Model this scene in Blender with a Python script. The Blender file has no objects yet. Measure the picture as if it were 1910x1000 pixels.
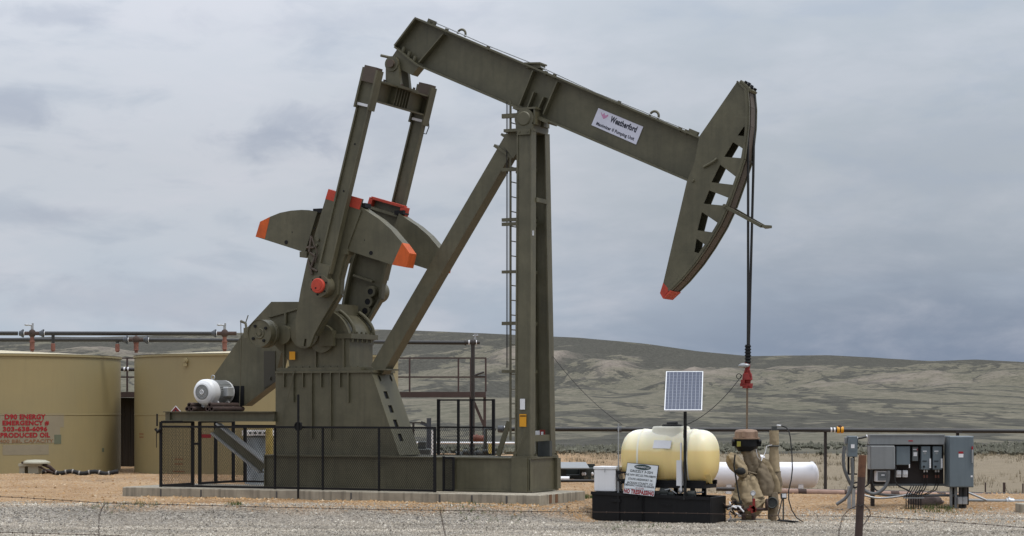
import bpy, math, random
import numpy as np
from mathutils import Vector, Matrix
from mathutils.geometry import tessellate_polygon
R = math.radians
random.seed(7)
SC = bpy.context.scene
COL = SC.collection

# ------------------------------------------------------------------ camera numbers (a telephoto, level, with vertical shift)
FPX, CX, HY, CZ = 3760.0, 955.0, 763.0, 1.9
def F(px, py, D):
    """point at depth D that the survey of the photograph puts at (px, py)"""
    return Vector(((px-CX)*D/FPX, D, CZ-(py-HY)*D/FPX))

class Frame:
    """a ground frame: origin and yaw; local axes u (along), v (away), z (up)"""
    def __init__(s, ox, oy, oz, yaw):
        s.ox, s.oy, s.oz, s.yaw = ox, oy, oz, yaw
        s.c, s.s = math.cos(yaw), math.sin(yaw)
    def P(s, px, py, v):
        k = (px-CX)/FPX
        u = (k*(s.oy+v*s.c)-s.ox-v*s.s)/(s.c+k*s.s)
        D = s.oy-u*s.s+v*s.c
        return Vector((u, v, CZ-(py-HY)*D/FPX-s.oz))
    def uz(s, pts, v):
        return [(p.x, p.z) for p in (s.P(a, b, v) for a, b in pts)]
    def W(s, u, v, z=0):
        return Vector((s.ox+u*s.c+v*s.s, s.oy-u*s.s+v*s.c, s.oz+z))
    def place(s, o):
        o.location = (s.ox, s.oy, s.oz); o.rotation_euler = (0, 0, -s.yaw)

# ------------------------------------------------------------------ mesh builder
class MB:
    def __init__(s): s.v=[]; s.f=[]; s.m=[]; s.s=[]; s.cuts=[]
    def cut(s):
        """what follows is an object of its own"""
        s.cuts.append((len(s.v),len(s.f)))
    def add(s, vs, fs, m=0, smooth=False):
        b=len(s.v); s.v += [tuple(x) for x in vs]
        for f in fs:
            s.f.append([b+i for i in f]); s.m.append(m); s.s.append(smooth)
    def box(s, lo, hi, m=0):
        x0,y0,z0=lo; x1,y1,z1=hi
        s.add([(x0,y0,z0),(x1,y0,z0),(x1,y1,z0),(x0,y1,z0),(x0,y0,z1),(x1,y0,z1),(x1,y1,z1),(x0,y1,z1)],
              [(3,2,1,0),(4,5,6,7),(0,1,5,4),(1,2,6,5),(2,3,7,6),(3,0,4,7)], m)
    def cbox(s, lo, hi, b=.02, m=0):
        """box with chamfered edges"""
        x0,y0,z0=lo; x1,y1,z1=hi
        v=[]; 
        def ring(z,i):
            return [(x0+b+i,y0+i,z),(x1-b-i,y0+i,z),(x1-i,y0+b+i,z),(x1-i,y1-b-i,z),(x1-b-i,y1-i,z),(x0+b+i,y1-i,z),(x0+i,y1-b-i,z),(x0+i,y0+b+i,z)]
        for z,i in ((z0,b),(z0+b,0),(z1-b,0),(z1,b)): v+=ring(z,i)
        f=[tuple(range(7,-1,-1)), tuple(range(24,32))]
        for k in range(3):
            for j in range(8): f.append((k*8+j,k*8+(j+1)%8,(k+1)*8+(j+1)%8,(k+1)*8+j))
        s.add(v,f,m)
    def bar(s, p, q, w, h, side=None, m=0):
        """rectangular bar from p to q: w along 'side', h across it"""
        p=Vector(p); q=Vector(q); d=(q-p).normalized()
        a=Vector(side) if side is not None else (Vector((0,0,1)) if abs(d.z)<.9 else Vector((1,0,0))).cross(d)
        a=(a-d*a.dot(d)).normalized(); b=d.cross(a)
        vs=[]
        for e in (p,q):
            for i,j in ((-1,-1),(1,-1),(1,1),(-1,1)): vs.append(e+a*(i*w/2)+b*(j*h/2))
        s.add(vs,[(3,2,1,0),(4,5,6,7),(0,1,5,4),(1,2,6,5),(2,3,7,6),(3,0,4,7)],m)
    def ibeam(s, p, q, depth, width, up, t=.03, m=0):
        p=Vector(p); q=Vector(q); d=(q-p).normalized(); u=Vector(up); u=(u-d*u.dot(d)).normalized(); sd=d.cross(u)
        for k in (-1,1): s.bar(p+u*k*(depth/2-t/2), q+u*k*(depth/2-t/2), width, t, sd, m)
        s.bar(p,q,t,depth-2*t,sd,m)
    def lathe(s, p, axis, prof, n=24, m=0, caps=True, smooth=True, ref=None):
        """prof: list of (along, radius[, mat])"""
        p=Vector(p); a=Vector(axis).normalized()
        r=Vector(ref) if ref is not None else (Vector((0,0,1)) if abs(a.z)<.9 else Vector((1,0,0)))
        e1=(r-a*r.dot(a)).normalized(); e2=a.cross(e1)
        def ring(t,rad): return [p+a*t+(e1*math.cos(2*math.pi*k/n)+e2*math.sin(2*math.pi*k/n))*rad for k in range(n)]
        for i in range(len(prof)-1):
            t0,r0=prof[i][:2]; t1,r1=prof[i+1][:2]
            mm = prof[i][2] if len(prof[i])>2 else m
            s.add(ring(t0,r0)+ring(t1,r1),[(k,(k+1)%n,n+(k+1)%n,n+k) for k in range(n)],mm,smooth)
        if caps:
            if prof[0][1]>1e-6: s.add(ring(*prof[0][:2]),[tuple(range(n-1,-1,-1))],m)
            if prof[-1][1]>1e-6: s.add(ring(*prof[-1][:2]),[tuple(range(n))],prof[-1][2] if len(prof[-1])>2 else m)
    def cyl(s, p, q, r, n=16, m=0, r2=None):
        p=Vector(p); q=Vector(q); s.lathe(p,q-p,[(0,r),((q-p).length,r if r2 is None else r2)],n,m)
    def tube(s, pts, r, n=6, m=0):
        pts=[Vector(p) for p in pts]; N=len(pts); rings=[]
        prev=None
        for i,p in enumerate(pts):
            d=(pts[min(i+1,N-1)]-pts[max(i-1,0)]).normalized()
            if prev is None:
                prev=(Vector((0,0,1)) if abs(d.z)<.9 else Vector((1,0,0)))
            a=(prev-d*prev.dot(d)).normalized(); prev=a; b=d.cross(a)
            rr=r[i] if isinstance(r,(list,tuple)) else r
            rings+= [p+(a*math.cos(2*math.pi*k/n)+b*math.sin(2*math.pi*k/n))*rr for k in range(n)]
        fs=[(i*n+k,i*n+(k+1)%n,(i+1)*n+(k+1)%n,(i+1)*n+k) for i in range(N-1) for k in range(n)]
        s.add(rings,fs,m,True)
        s.add(rings[:n],[tuple(range(n-1,-1,-1))],m); s.add(rings[-n:],[tuple(range(n))],m)
    def prism(s, uz, v0, v1, holes=(), m=0, side_m=None, smooth_side=False):
        """plate in the u-z plane from v0 (near) to v1"""
        loops=[list(uz)]+[list(h) for h in holes]
        sm = m if side_m is None else side_m
        flat=[p for l in loops for p in l]
        tris=tessellate_polygon([[Vector((p[0],p[1],0)) for p in l] for l in loops]) if holes else [tuple(range(len(uz)))]
        def orient(t):
            a=[flat[i] for i in t]; ar=sum(a[i][0]*a[(i+1)%len(a)][1]-a[(i+1)%len(a)][0]*a[i][1] for i in range(len(a)))
            return t if ar>0 else tuple(reversed(t))
        T=[orient(t) for t in tris]
        s.add([(p[0],v0,p[1]) for p in flat],T,m)
        s.add([(p[0],v1,p[1]) for p in flat],[tuple(reversed(t)) for t in T],m)
        for li,l in enumerate(loops):
            n=len(l)
            ar=sum(l[i][0]*l[(i+1)%n][1]-l[(i+1)%n][0]*l[i][1] for i in range(n))
            ll = l if (ar>0)==(li==0) else list(reversed(l))
            vs=[(p[0],v0,p[1]) for p in ll]+[(p[0],v1,p[1]) for p in ll]
            s.add(vs,[((i+1)%n,i,n+i,n+(i+1)%n) for i in range(n)],sm,smooth_side)
    def blob(s, c, rad, n=12, k=8, m=0, jit=0, seed=0, M=None):
        rnd=random.Random(seed); c=Vector(c); vs=[]; 
        for i in range(k+1):
            th=math.pi*i/k
            for j in range(n):
                ph=2*math.pi*j/n; q=1+rnd.uniform(-jit,jit)
                w=Vector((rad[0]*math.sin(th)*math.cos(ph)*q,rad[1]*math.sin(th)*math.sin(ph)*q,rad[2]*math.cos(th)*(q if 0<i<k else 1)))
                if M is not None: w=M@w
                vs.append(c+w)
        fs=[(i*n+j,i*n+(j+1)%n,(i+1)*n+(j+1)%n,(i+1)*n+j)[::-1] for i in range(k) for j in range(n)]
        s.add(vs,fs,m,True)
    def torus(s, c, ax, Rr, r, a0=0, a1=2*math.pi, n=16, m=0, ref=None):
        c=Vector(c); a=Vector(ax).normalized(); q=Vector(ref) if ref is not None else Vector((0,0,1))
        e1=(q-a*q.dot(a)).normalized(); e2=a.cross(e1)
        s.tube([c+(e1*math.cos(a0+(a1-a0)*i/n)+e2*math.sin(a0+(a1-a0)*i/n))*Rr for i in range(n+1)],r,6,m)
    def text(s, st, o, ex, ey, width, height, m=0, bold=0.0, warp=None, off=0.0, align='L'):
        """lettering whose caps are 'height' tall and whose line is 'width' long"""
        vs,fs=glyphs(st,bold)
        x0=min(v[0] for v in vs); x1=max(v[0] for v in vs)
        sx=width/(x1-x0); sy=height/GCAP[0]
        ex=Vector(ex); ey=Vector(ey); o=Vector(o); nz=ex.cross(ey).normalized()
        out=[]
        for v in vs:
            a=(v[0]-x0)*sx; b=v[1]*sy
            out.append(warp(a,b) if warp else o+ex*a+ey*b+nz*off)
        s.add(out,fs,m)
    def build(s, name, mats, parent=None, bevel=0):
        cs=[c for c in s.cuts if 0<c[1]<len(s.f)]
        if cs:
            ed=[(0,0)]+cs+[(len(s.v),len(s.f))]
            for (v0,f0),(v1,f1) in zip(ed[:-1],ed[1:]):
                if f1==f0: continue
                q=MB(); q.v=s.v[v0:v1]; q.f=[[i-v0 for i in f] for f in s.f[f0:f1]]; q.m=s.m[f0:f1]; q.s=s.s[f0:f1]
                o=q.build(name,mats,parent,bevel)
            return o
        me=bpy.data.meshes.new(name)
        me.from_pydata([tuple(v) for v in s.v],[],s.f)
        if not isinstance(mats,(list,tuple)): mats=[mats]
        for mt in mats: me.materials.append(mt)
        me.polygons.foreach_set('material_index',s.m)
        me.polygons.foreach_set('use_smooth',s.s)
        me.update()
        o=bpy.data.objects.new(name,me); COL.objects.link(o)
        if parent is not None: o.parent=parent
        if bevel:
            b=o.modifiers.new('bevel','BEVEL'); b.width=bevel; b.segments=2; b.limit_method='ANGLE'; b.angle_limit=R(40)
        return o

GC={}
GCAP=[0.7]
def glyphs(st,bold):
    k=(st,bold)
    if k in GC: return GC[k]
    def mesh_of(t):
        cu=bpy.data.curves.new('lettering','FONT'); cu.body=t; cu.size=1; cu.resolution_u=3; cu.offset=bold; cu.space_character=1.0+bold*1.5
        o=bpy.data.objects.new('lettering',cu); COL.objects.link(o)
        dg=bpy.context.evaluated_depsgraph_get(); dg.update()
        me=bpy.data.meshes.new_from_object(o.evaluated_get(dg))
        r=([tuple(v.co) for v in me.vertices],[tuple(p.vertices) for p in me.polygons])
        bpy.data.objects.remove(o); bpy.data.meshes.remove(me); bpy.data.curves.remove(cu)
        return r
    GC[k]=mesh_of(st)
    return GC[k]

def tag(o,label,cat,group=None,kind=None):
    if label: o['label']=label
    if cat: o['category']=cat
    if group: o['group']=group
    if kind: o['kind']=kind
    return o
def thing(name,loc,label,cat,group=None,rz=0):
    o=bpy.data.objects.new(name,None); COL.objects.link(o); o.location=loc; o.rotation_euler=(0,0,rz)
    o.empty_display_size=.3
    return tag(o,label,cat,group)
def copy_tree(o,parent=None):
    c=o.copy(); COL.objects.link(c)
    if parent is not None: c.parent=parent
    for ch in list(o.children): copy_tree(ch,c)
    return c

# ------------------------------------------------------------------ materials
def nd(nt,t,**kw):
    n=nt.nodes.new(t)
    for k,v in kw.items():
        if k in n.inputs.keys() if hasattr(n.inputs,'keys') else False: n.inputs[k].default_value=v
        else: setattr(n,k,v)
    return n
def srgb(r,g,b):
    f=lambda c:(c/255/12.92) if c/255<=.04045 else ((c/255+.055)/1.055)**2.4
    return (f(r),f(g),f(b))
def mat(name,col,rough=.6,metal=0,var=.12,scale=3.0,bump=0,bscale=40,streak=0,streak_col=None,spots=0,spot_col=(.12,.06,.03),spec=.5,trans=0):
    m=bpy.data.materials.new(name); m.use_nodes=True; nt=m.node_tree; N=nt.nodes; L=nt.links
    bs=N['Principled BSDF']
    bs.inputs['Roughness'].default_value=rough; bs.inputs['Metallic'].default_value=metal
    bs.inputs['Specular IOR Level'].default_value=spec
    tc=N.new('ShaderNodeTexCoord')
    no=N.new('ShaderNodeTexNoise'); no.inputs['Scale'].default_value=scale; no.inputs['Detail'].default_value=6; no.inputs['Roughness'].default_value=.65
    L.new(tc.outputs['Object'],no.inputs['Vector'])
    cr=N.new('ShaderNodeMapRange'); cr.inputs[1].default_value=.3; cr.inputs[2].default_value=.7; cr.inputs[3].default_value=1-var; cr.inputs[4].default_value=1+var
    L.new(no.outputs['Fac'],cr.inputs[0])
    mx=N.new('ShaderNodeVectorMath'); mx.operation='SCALE'; mx.inputs[0].default_value=col
    L.new(cr.outputs[0],mx.inputs['Scale'])
    out=mx.outputs[0]
    def mixin(out,fac,c):
        q=N.new('ShaderNodeMix'); q.data_type='RGBA'; L.new(fac,q.inputs[0]); L.new(out,q.inputs[6]); q.inputs[7].default_value=(*c,1); return q.outputs[2]
    if streak:
        mp=N.new('ShaderNodeMapping'); mp.inputs['Scale'].default_value=(5,5,.35); L.new(tc.outputs['Object'],mp.inputs[0])
        n2=N.new('ShaderNodeTexNoise'); n2.inputs['Scale'].default_value=2.2; n2.inputs['Detail'].default_value=5; L.new(mp.outputs[0],n2.inputs['Vector'])
        r2=N.new('ShaderNodeMapRange'); r2.inputs[1].default_value=.48; r2.inputs[2].default_value=.75; r2.inputs[4].default_value=streak; L.new(n2.outputs['Fac'],r2.inputs[0])
        out=mixin(out,r2.outputs[0],streak_col or tuple(c*.5 for c in col))
    if spots:
        n3=N.new('ShaderNodeTexNoise'); n3.inputs['Scale'].default_value=9; n3.inputs['Detail'].default_value=8; n3.inputs['Roughness'].default_value=.8; L.new(tc.outputs['Object'],n3.inputs['Vector'])
        r3=N.new('ShaderNodeMapRange'); r3.inputs[1].default_value=.62; r3.inputs[2].default_value=.7; r3.inputs[4].default_value=spots; L.new(n3.outputs['Fac'],r3.inputs[0])
        out=mixin(out,r3.outputs[0],spot_col)
    L.new(out,bs.inputs['Base Color'])
    rr=N.new('ShaderNodeMapRange'); rr.inputs[3].default_value=max(.05,rough-.1); rr.inputs[4].default_value=min(1,rough+.12); L.new(no.outputs['Fac'],rr.inputs[0]); L.new(rr.outputs[0],bs.inputs['Roughness'])
    if bump:
        nb=N.new('ShaderNodeTexNoise'); nb.inputs['Scale'].default_value=bscale; nb.inputs['Detail'].default_value=4; L.new(tc.outputs['Object'],nb.inputs['Vector'])
        bp=N.new('ShaderNodeBump'); bp.inputs['Strength'].default_value=bump; bp.inputs['Distance'].default_value=.02; L.new(nb.outputs['Fac'],bp.inputs['Height']); L.new(bp.outputs[0],bs.inputs['Normal'])
    return m

OL=(.098,.089,.052)
M_olive=mat('olive_paint',OL,.50,0,.20,1.3,.05,30,.45,tuple(c*.55 for c in OL),.40,(.055,.034,.019))
def dusty(m,col,amt):
    """thin dust film lying in drifts, thicker on surfaces that face up"""
    nt=m.node_tree;N=nt.nodes;L=nt.links;bs=N['Principled BSDF'];src=bs.inputs['Base Color'].links[0].from_socket
    g=N.new('ShaderNodeNewGeometry');sx=N.new('ShaderNodeSeparateXYZ');L.new(g.outputs['Normal'],sx.inputs[0])
    tc=N.new('ShaderNodeTexCoord');n=N.new('ShaderNodeTexNoise');n.inputs['Scale'].default_value=2.6;n.inputs['Detail'].default_value=7;n.inputs['Roughness'].default_value=.7;L.new(tc.outputs['Object'],n.inputs['Vector'])
    r=N.new('ShaderNodeMapRange');r.inputs[1].default_value=-.2;r.inputs[2].default_value=1;r.inputs[3].default_value=.25;r.inputs[4].default_value=1;L.new(sx.outputs[2],r.inputs[0])
    r2=N.new('ShaderNodeMapRange');r2.inputs[1].default_value=.45;r2.inputs[2].default_value=.72;r2.inputs[4].default_value=amt;L.new(n.outputs['Fac'],r2.inputs[0])
    q=N.new('ShaderNodeMath');q.operation='MULTIPLY';L.new(r.outputs[0],q.inputs[0]);L.new(r2.outputs[0],q.inputs[1])
    x=N.new('ShaderNodeMix');x.data_type='RGBA';L.new(q.outputs[0],x.inputs[0]);L.new(src,x.inputs[6]);x.inputs[7].default_value=(*col,1);L.new(x.outputs[2],bs.inputs['Base Color'])
dusty(M_olive,(.22,.19,.13),.34)
M_olive_lt=mat('olive_paint_lighter',tuple(c*1.12 for c in OL),.6,0,.14,1.3,.05,30,.2,None,.2,(.06,.045,.03))  # lighter olive; on the end plate it paints in light on the slope
M_brownol=mat('brown_olive_primer',(.085,.062,.045),.6,0,.15,3,.05,30)
M_orange=mat('orange_paint',srgb(200,88,26),.6,0,.16,5,.03,30,.4,None,.6,(.16,.06,.03))
M_red=mat('red_orange_paint',srgb(186,66,46),.62,0,.18,5,.03,30,.4,None,.6,(.13,.05,.035))
M_clampred=mat('red_clamp_paint',srgb(128,30,24),.5,0,.2,14,.05,40,0,None,.5,(.05,.02,.015))
M_black=mat('black_paint',(.008,.008,.009),.6,0,.3,5,.03,40,spec=.25)
M_tray=mat('black_plastic',(.007,.007,.008),.55,0,.25,2.5,.04,18,.25,(.02,.019,.018),spec=.25)
M_rubber=mat('rubber',(.014,.014,.014),.8,0,.2,8)
M_cable=mat('steel_cable',(.02,.019,.018),.6,.2,.2,20)
M_steel=mat('galvanised_steel',(.38,.39,.40),.45,.6,.15,10)
M_rod=mat('polished_rod',(.24,.18,.13),.35,.8,.15,10)
M_rust=mat('rusty_steel',(.14,.062,.032),.85,0,.4,9,.2,50,0,None,.5,(.05,.025,.018))
M_rustdk=mat('dark_rusty_steel',(.055,.034,.028),.85,0,.3,7,.15,50,0,None,.4,(.10,.045,.025))
M_conc=mat('weathered_concrete',(.33,.295,.23),.9,0,.22,2.5,.25,45,.85,(.15,.13,.10),.45,(.20,.14,.09))
M_motor=mat('white_motor_paint',(.72,.73,.74),.45,0,.05,4)
M_motorg=mat('grey_motor_paint',(.36,.37,.37),.5,0,.08,6)
M_white=mat('white_paint',(.78,.78,.79),.4,0,.04,2,0,0,.12,(.5,.48,.44))
M_propane=mat('white_tank_paint',(.80,.80,.84),.35,0,.03,1.5,0,0,.1,(.6,.58,.55))
M_cabgrey=mat('grey_enclosure_paint',(.205,.215,.22),.45,0,.06,3,0,0,.4,(.14,.145,.15))
M_cabblue=mat('blue_grey_enclosure_paint',(.125,.155,.175),.42,0,.06,3,0,0,.4,(.09,.11,.125))
M_cabdark=mat('dark_enclosure_paint',(.10,.11,.115),.45,0,.06,3)
M_board=mat('dark_backboard',(.030,.023,.021),.8,0,.2,4)
M_brownpipe=mat('brown_painted_pipe',(.030,.024,.022),.55,0,.25,5,.05,30,0,None,.3,(.09,.045,.03))
M_blackpipe=mat('black_coated_pipe',(.020,.019,.019),.5,0,.2,5)
M_copper=mat('tan_copper_housing',(.27,.175,.12),.65,0,.15,8,.05,30,.4,(.17,.12,.085))
M_tanwrap=mat('tan_canvas_wrap',(.32,.25,.155),.95,0,.10,4,.35,14,.12,(.15,.115,.075))
M_darkwrap=mat('soiled_canvas_wrap',(.19,.15,.10),.95,0,.10,4,.35,14,.12,(.09,.07,.05))
M_catwalk=mat('brown_catwalk_paint',(.058,.036,.032),.65,0,.2,3,0,0,0,None,.3,(.1,.05,.035))
M_yellow=mat('yellow_label',srgb(214,150,22),.5,0,.05,8)
M_labelw=mat('white_label',(.72,.72,.74),.5,0,.04,8)
M_signw=mat('white_sign_face',(.78,.82,.85),.45,0,.05,5,0,0,.1,(.45,.47,.5))
M_plate=mat('pale_nameplate',(.66,.66,.76),.4,0,.05,5)
M_ink=mat('black_lettering',(.012,.012,.03),.5,0,0,5)
M_signink=mat('faded_black_lettering',(.06,.07,.075),.5,0,.2,25)
M_redink=mat('red_lettering',(.30,.006,.012),.6,0,.15,14)
M_fadeink=mat('faded_brown_lettering',srgb(132,96,64),.7,0,.25,10)
M_pink=mat('faded_pink_emblem',(.55,.25,.42),.6,0,.15,30)
M_greenoval=mat('dark_green_oval',(.012,.045,.045),.5,0,.1,9)
M_solarframe=mat('aluminium_frame',(.72,.73,.75),.35,.3,.04,6)
M_paleblue=mat('pale_blue_tank_paint',(.24,.285,.32),.5,0,.08,2,0,0,.2,(.25,.32,.4))
M_greyglass=mat('meter_glass',(.16,.18,.19),.15,0,.1,8)
M_darkgrey=mat('dark_grey_steel',(.045,.05,.048),.6,0,.2,3)
M_bluegrey=mat('blue_grey_clamp',(.06,.066,.078),.6,0,.2,9)
M_meterbox=mat('cream_meter_box_paint',(.35,.335,.26),.6,0,.1,6,0,0,.3,(.28,.26,.2))

def mat_tank():
    m=mat('tan_tank_paint',(.30,.245,.122),.55,0,.06,.35,0,0,.12,(.17,.145,.085))
    nt=m.node_tree;N=nt.nodes;L=nt.links;bs=N['Principled BSDF'];tc=N.new('ShaderNodeTexCoord')
    # large faded drifts, and oil drips that run down from the rim
    src=bs.inputs['Base Color'].links[0].from_socket
    n=N.new('ShaderNodeTexNoise');n.inputs['Scale'].default_value=.5;n.inputs['Detail'].default_value=3;L.new(tc.outputs['Object'],n.inputs['Vector'])
    r=N.new('ShaderNodeMapRange');r.inputs[1].default_value=.45;r.inputs[2].default_value=.7;r.inputs[4].default_value=.45;L.new(n.outputs['Fac'],r.inputs[0])
    q=N.new('ShaderNodeMix');q.data_type='RGBA';L.new(r.outputs[0],q.inputs[0]);L.new(src,q.inputs[6]);q.inputs[7].default_value=(.245,.215,.125,1);L.new(q.outputs[2],bs.inputs['Base Color'])
    return m
M_tank=mat_tank()
M_tankroof=mat('tan_tank_roof_paint',(.50,.44,.30),.6,0,.08,.6)
M_patch=mat('grey_painted_patch',(.262,.228,.158),.65,0,.10,1.2)
M_greenpatch=mat('green_grey_patch',(.12,.135,.09),.65,0,.12,3)

def mat_poly():
    m=bpy.data.materials.new('yellowed_plastic_tank');m.use_nodes=True;nt=m.node_tree;N=nt.nodes;L=nt.links;bs=N['Principled BSDF']
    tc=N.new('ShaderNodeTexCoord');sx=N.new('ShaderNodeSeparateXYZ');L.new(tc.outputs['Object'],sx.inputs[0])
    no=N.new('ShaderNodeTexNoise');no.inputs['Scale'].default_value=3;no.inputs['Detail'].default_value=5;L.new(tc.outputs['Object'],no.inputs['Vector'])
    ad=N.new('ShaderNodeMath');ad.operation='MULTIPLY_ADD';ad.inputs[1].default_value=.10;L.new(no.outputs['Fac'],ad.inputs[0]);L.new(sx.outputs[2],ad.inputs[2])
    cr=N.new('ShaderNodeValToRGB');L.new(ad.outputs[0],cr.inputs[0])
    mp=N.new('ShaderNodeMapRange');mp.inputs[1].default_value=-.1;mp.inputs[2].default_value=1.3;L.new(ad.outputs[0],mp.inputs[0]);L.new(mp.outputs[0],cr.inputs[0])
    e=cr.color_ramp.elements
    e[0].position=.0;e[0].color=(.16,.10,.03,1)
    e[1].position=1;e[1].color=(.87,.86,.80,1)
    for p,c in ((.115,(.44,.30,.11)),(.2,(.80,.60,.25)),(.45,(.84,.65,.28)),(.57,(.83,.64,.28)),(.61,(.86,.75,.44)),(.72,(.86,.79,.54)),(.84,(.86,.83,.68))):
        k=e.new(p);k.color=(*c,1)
    L.new(cr.outputs[0],bs.inputs['Base Color']);bs.inputs['Roughness'].default_value=.42
    bs.inputs['Subsurface Weight'].default_value=.25;bs.inputs['Subsurface Radius'].default_value=(.08,.05,.02);bs.inputs['Subsurface Scale'].default_value=.5
    return m
M_poly=mat_poly()
M_polyrib=mat('white_plastic_rib',(.80,.77,.64),.45,0,.05,5)

def mat_solar():
    m=bpy.data.materials.new('solar_cells');m.use_nodes=True;nt=m.node_tree;N=nt.nodes;L=nt.links;bs=N['Principled BSDF']
    tc=N.new('ShaderNodeTexCoord')
    def lines(axis,scale,width):
        sx=N.new('ShaderNodeSeparateXYZ');L.new(tc.outputs['Object'],sx.inputs[0])
        a=N.new('ShaderNodeMath');a.operation='MULTIPLY';a.inputs[1].default_value=scale;L.new(sx.outputs[axis],a.inputs[0])
        b=N.new('ShaderNodeMath');b.operation='FRACT';L.new(a.outputs[0],b.inputs[0])
        c=N.new('ShaderNodeMath');c.operation='LESS_THAN';c.inputs[1].default_value=width;L.new(b.outputs[0],c.inputs[0]);return c.outputs[0]
    def mx(a,b):
        q=N.new('ShaderNodeMath');q.operation='MAXIMUM';L.new(a,q.inputs[0]);L.new(b,q.inputs[1]);return q.outputs[0]
    cell=lines(0,9/.66,.13)
    rows=lines(1,12/1.04,.07)
    bus=lines(0,27/.66,.2)
    no=N.new('ShaderNodeTexVoronoi');no.inputs['Scale'].default_value=30;L.new(tc.outputs['Object'],no.inputs['Vector'])
    q0=N.new('ShaderNodeMix');q0.data_type='RGBA';q0.inputs[6].default_value=(.042,.050,.084,1);q0.inputs[7].default_value=(.068,.08,.118,1);L.new(no.outputs['Color'],q0.inputs[0])
    q1=N.new('ShaderNodeMix');q1.data_type='RGBA';L.new(bus,q1.inputs[0]);L.new(q0.outputs[2],q1.inputs[6]);q1.inputs[7].default_value=(.135,.155,.20,1)
    q2=N.new('ShaderNodeMix');q2.data_type='RGBA';L.new(cell,q2.inputs[0]);L.new(q1.outputs[2],q2.inputs[6]);q2.inputs[7].default_value=(.30,.32,.36,1)
    q3=N.new('ShaderNodeMix');q3.data_type='RGBA';L.new(rows,q3.inputs[0]);L.new(q2.outputs[2],q3.inputs[6]);q3.inputs[7].default_value=(.16,.18,.24,1)
    L.new(q3.outputs[2],bs.inputs['Base Color']);bs.inputs['Roughness'].default_value=.28
    return m
M_solar=mat_solar()

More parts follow.
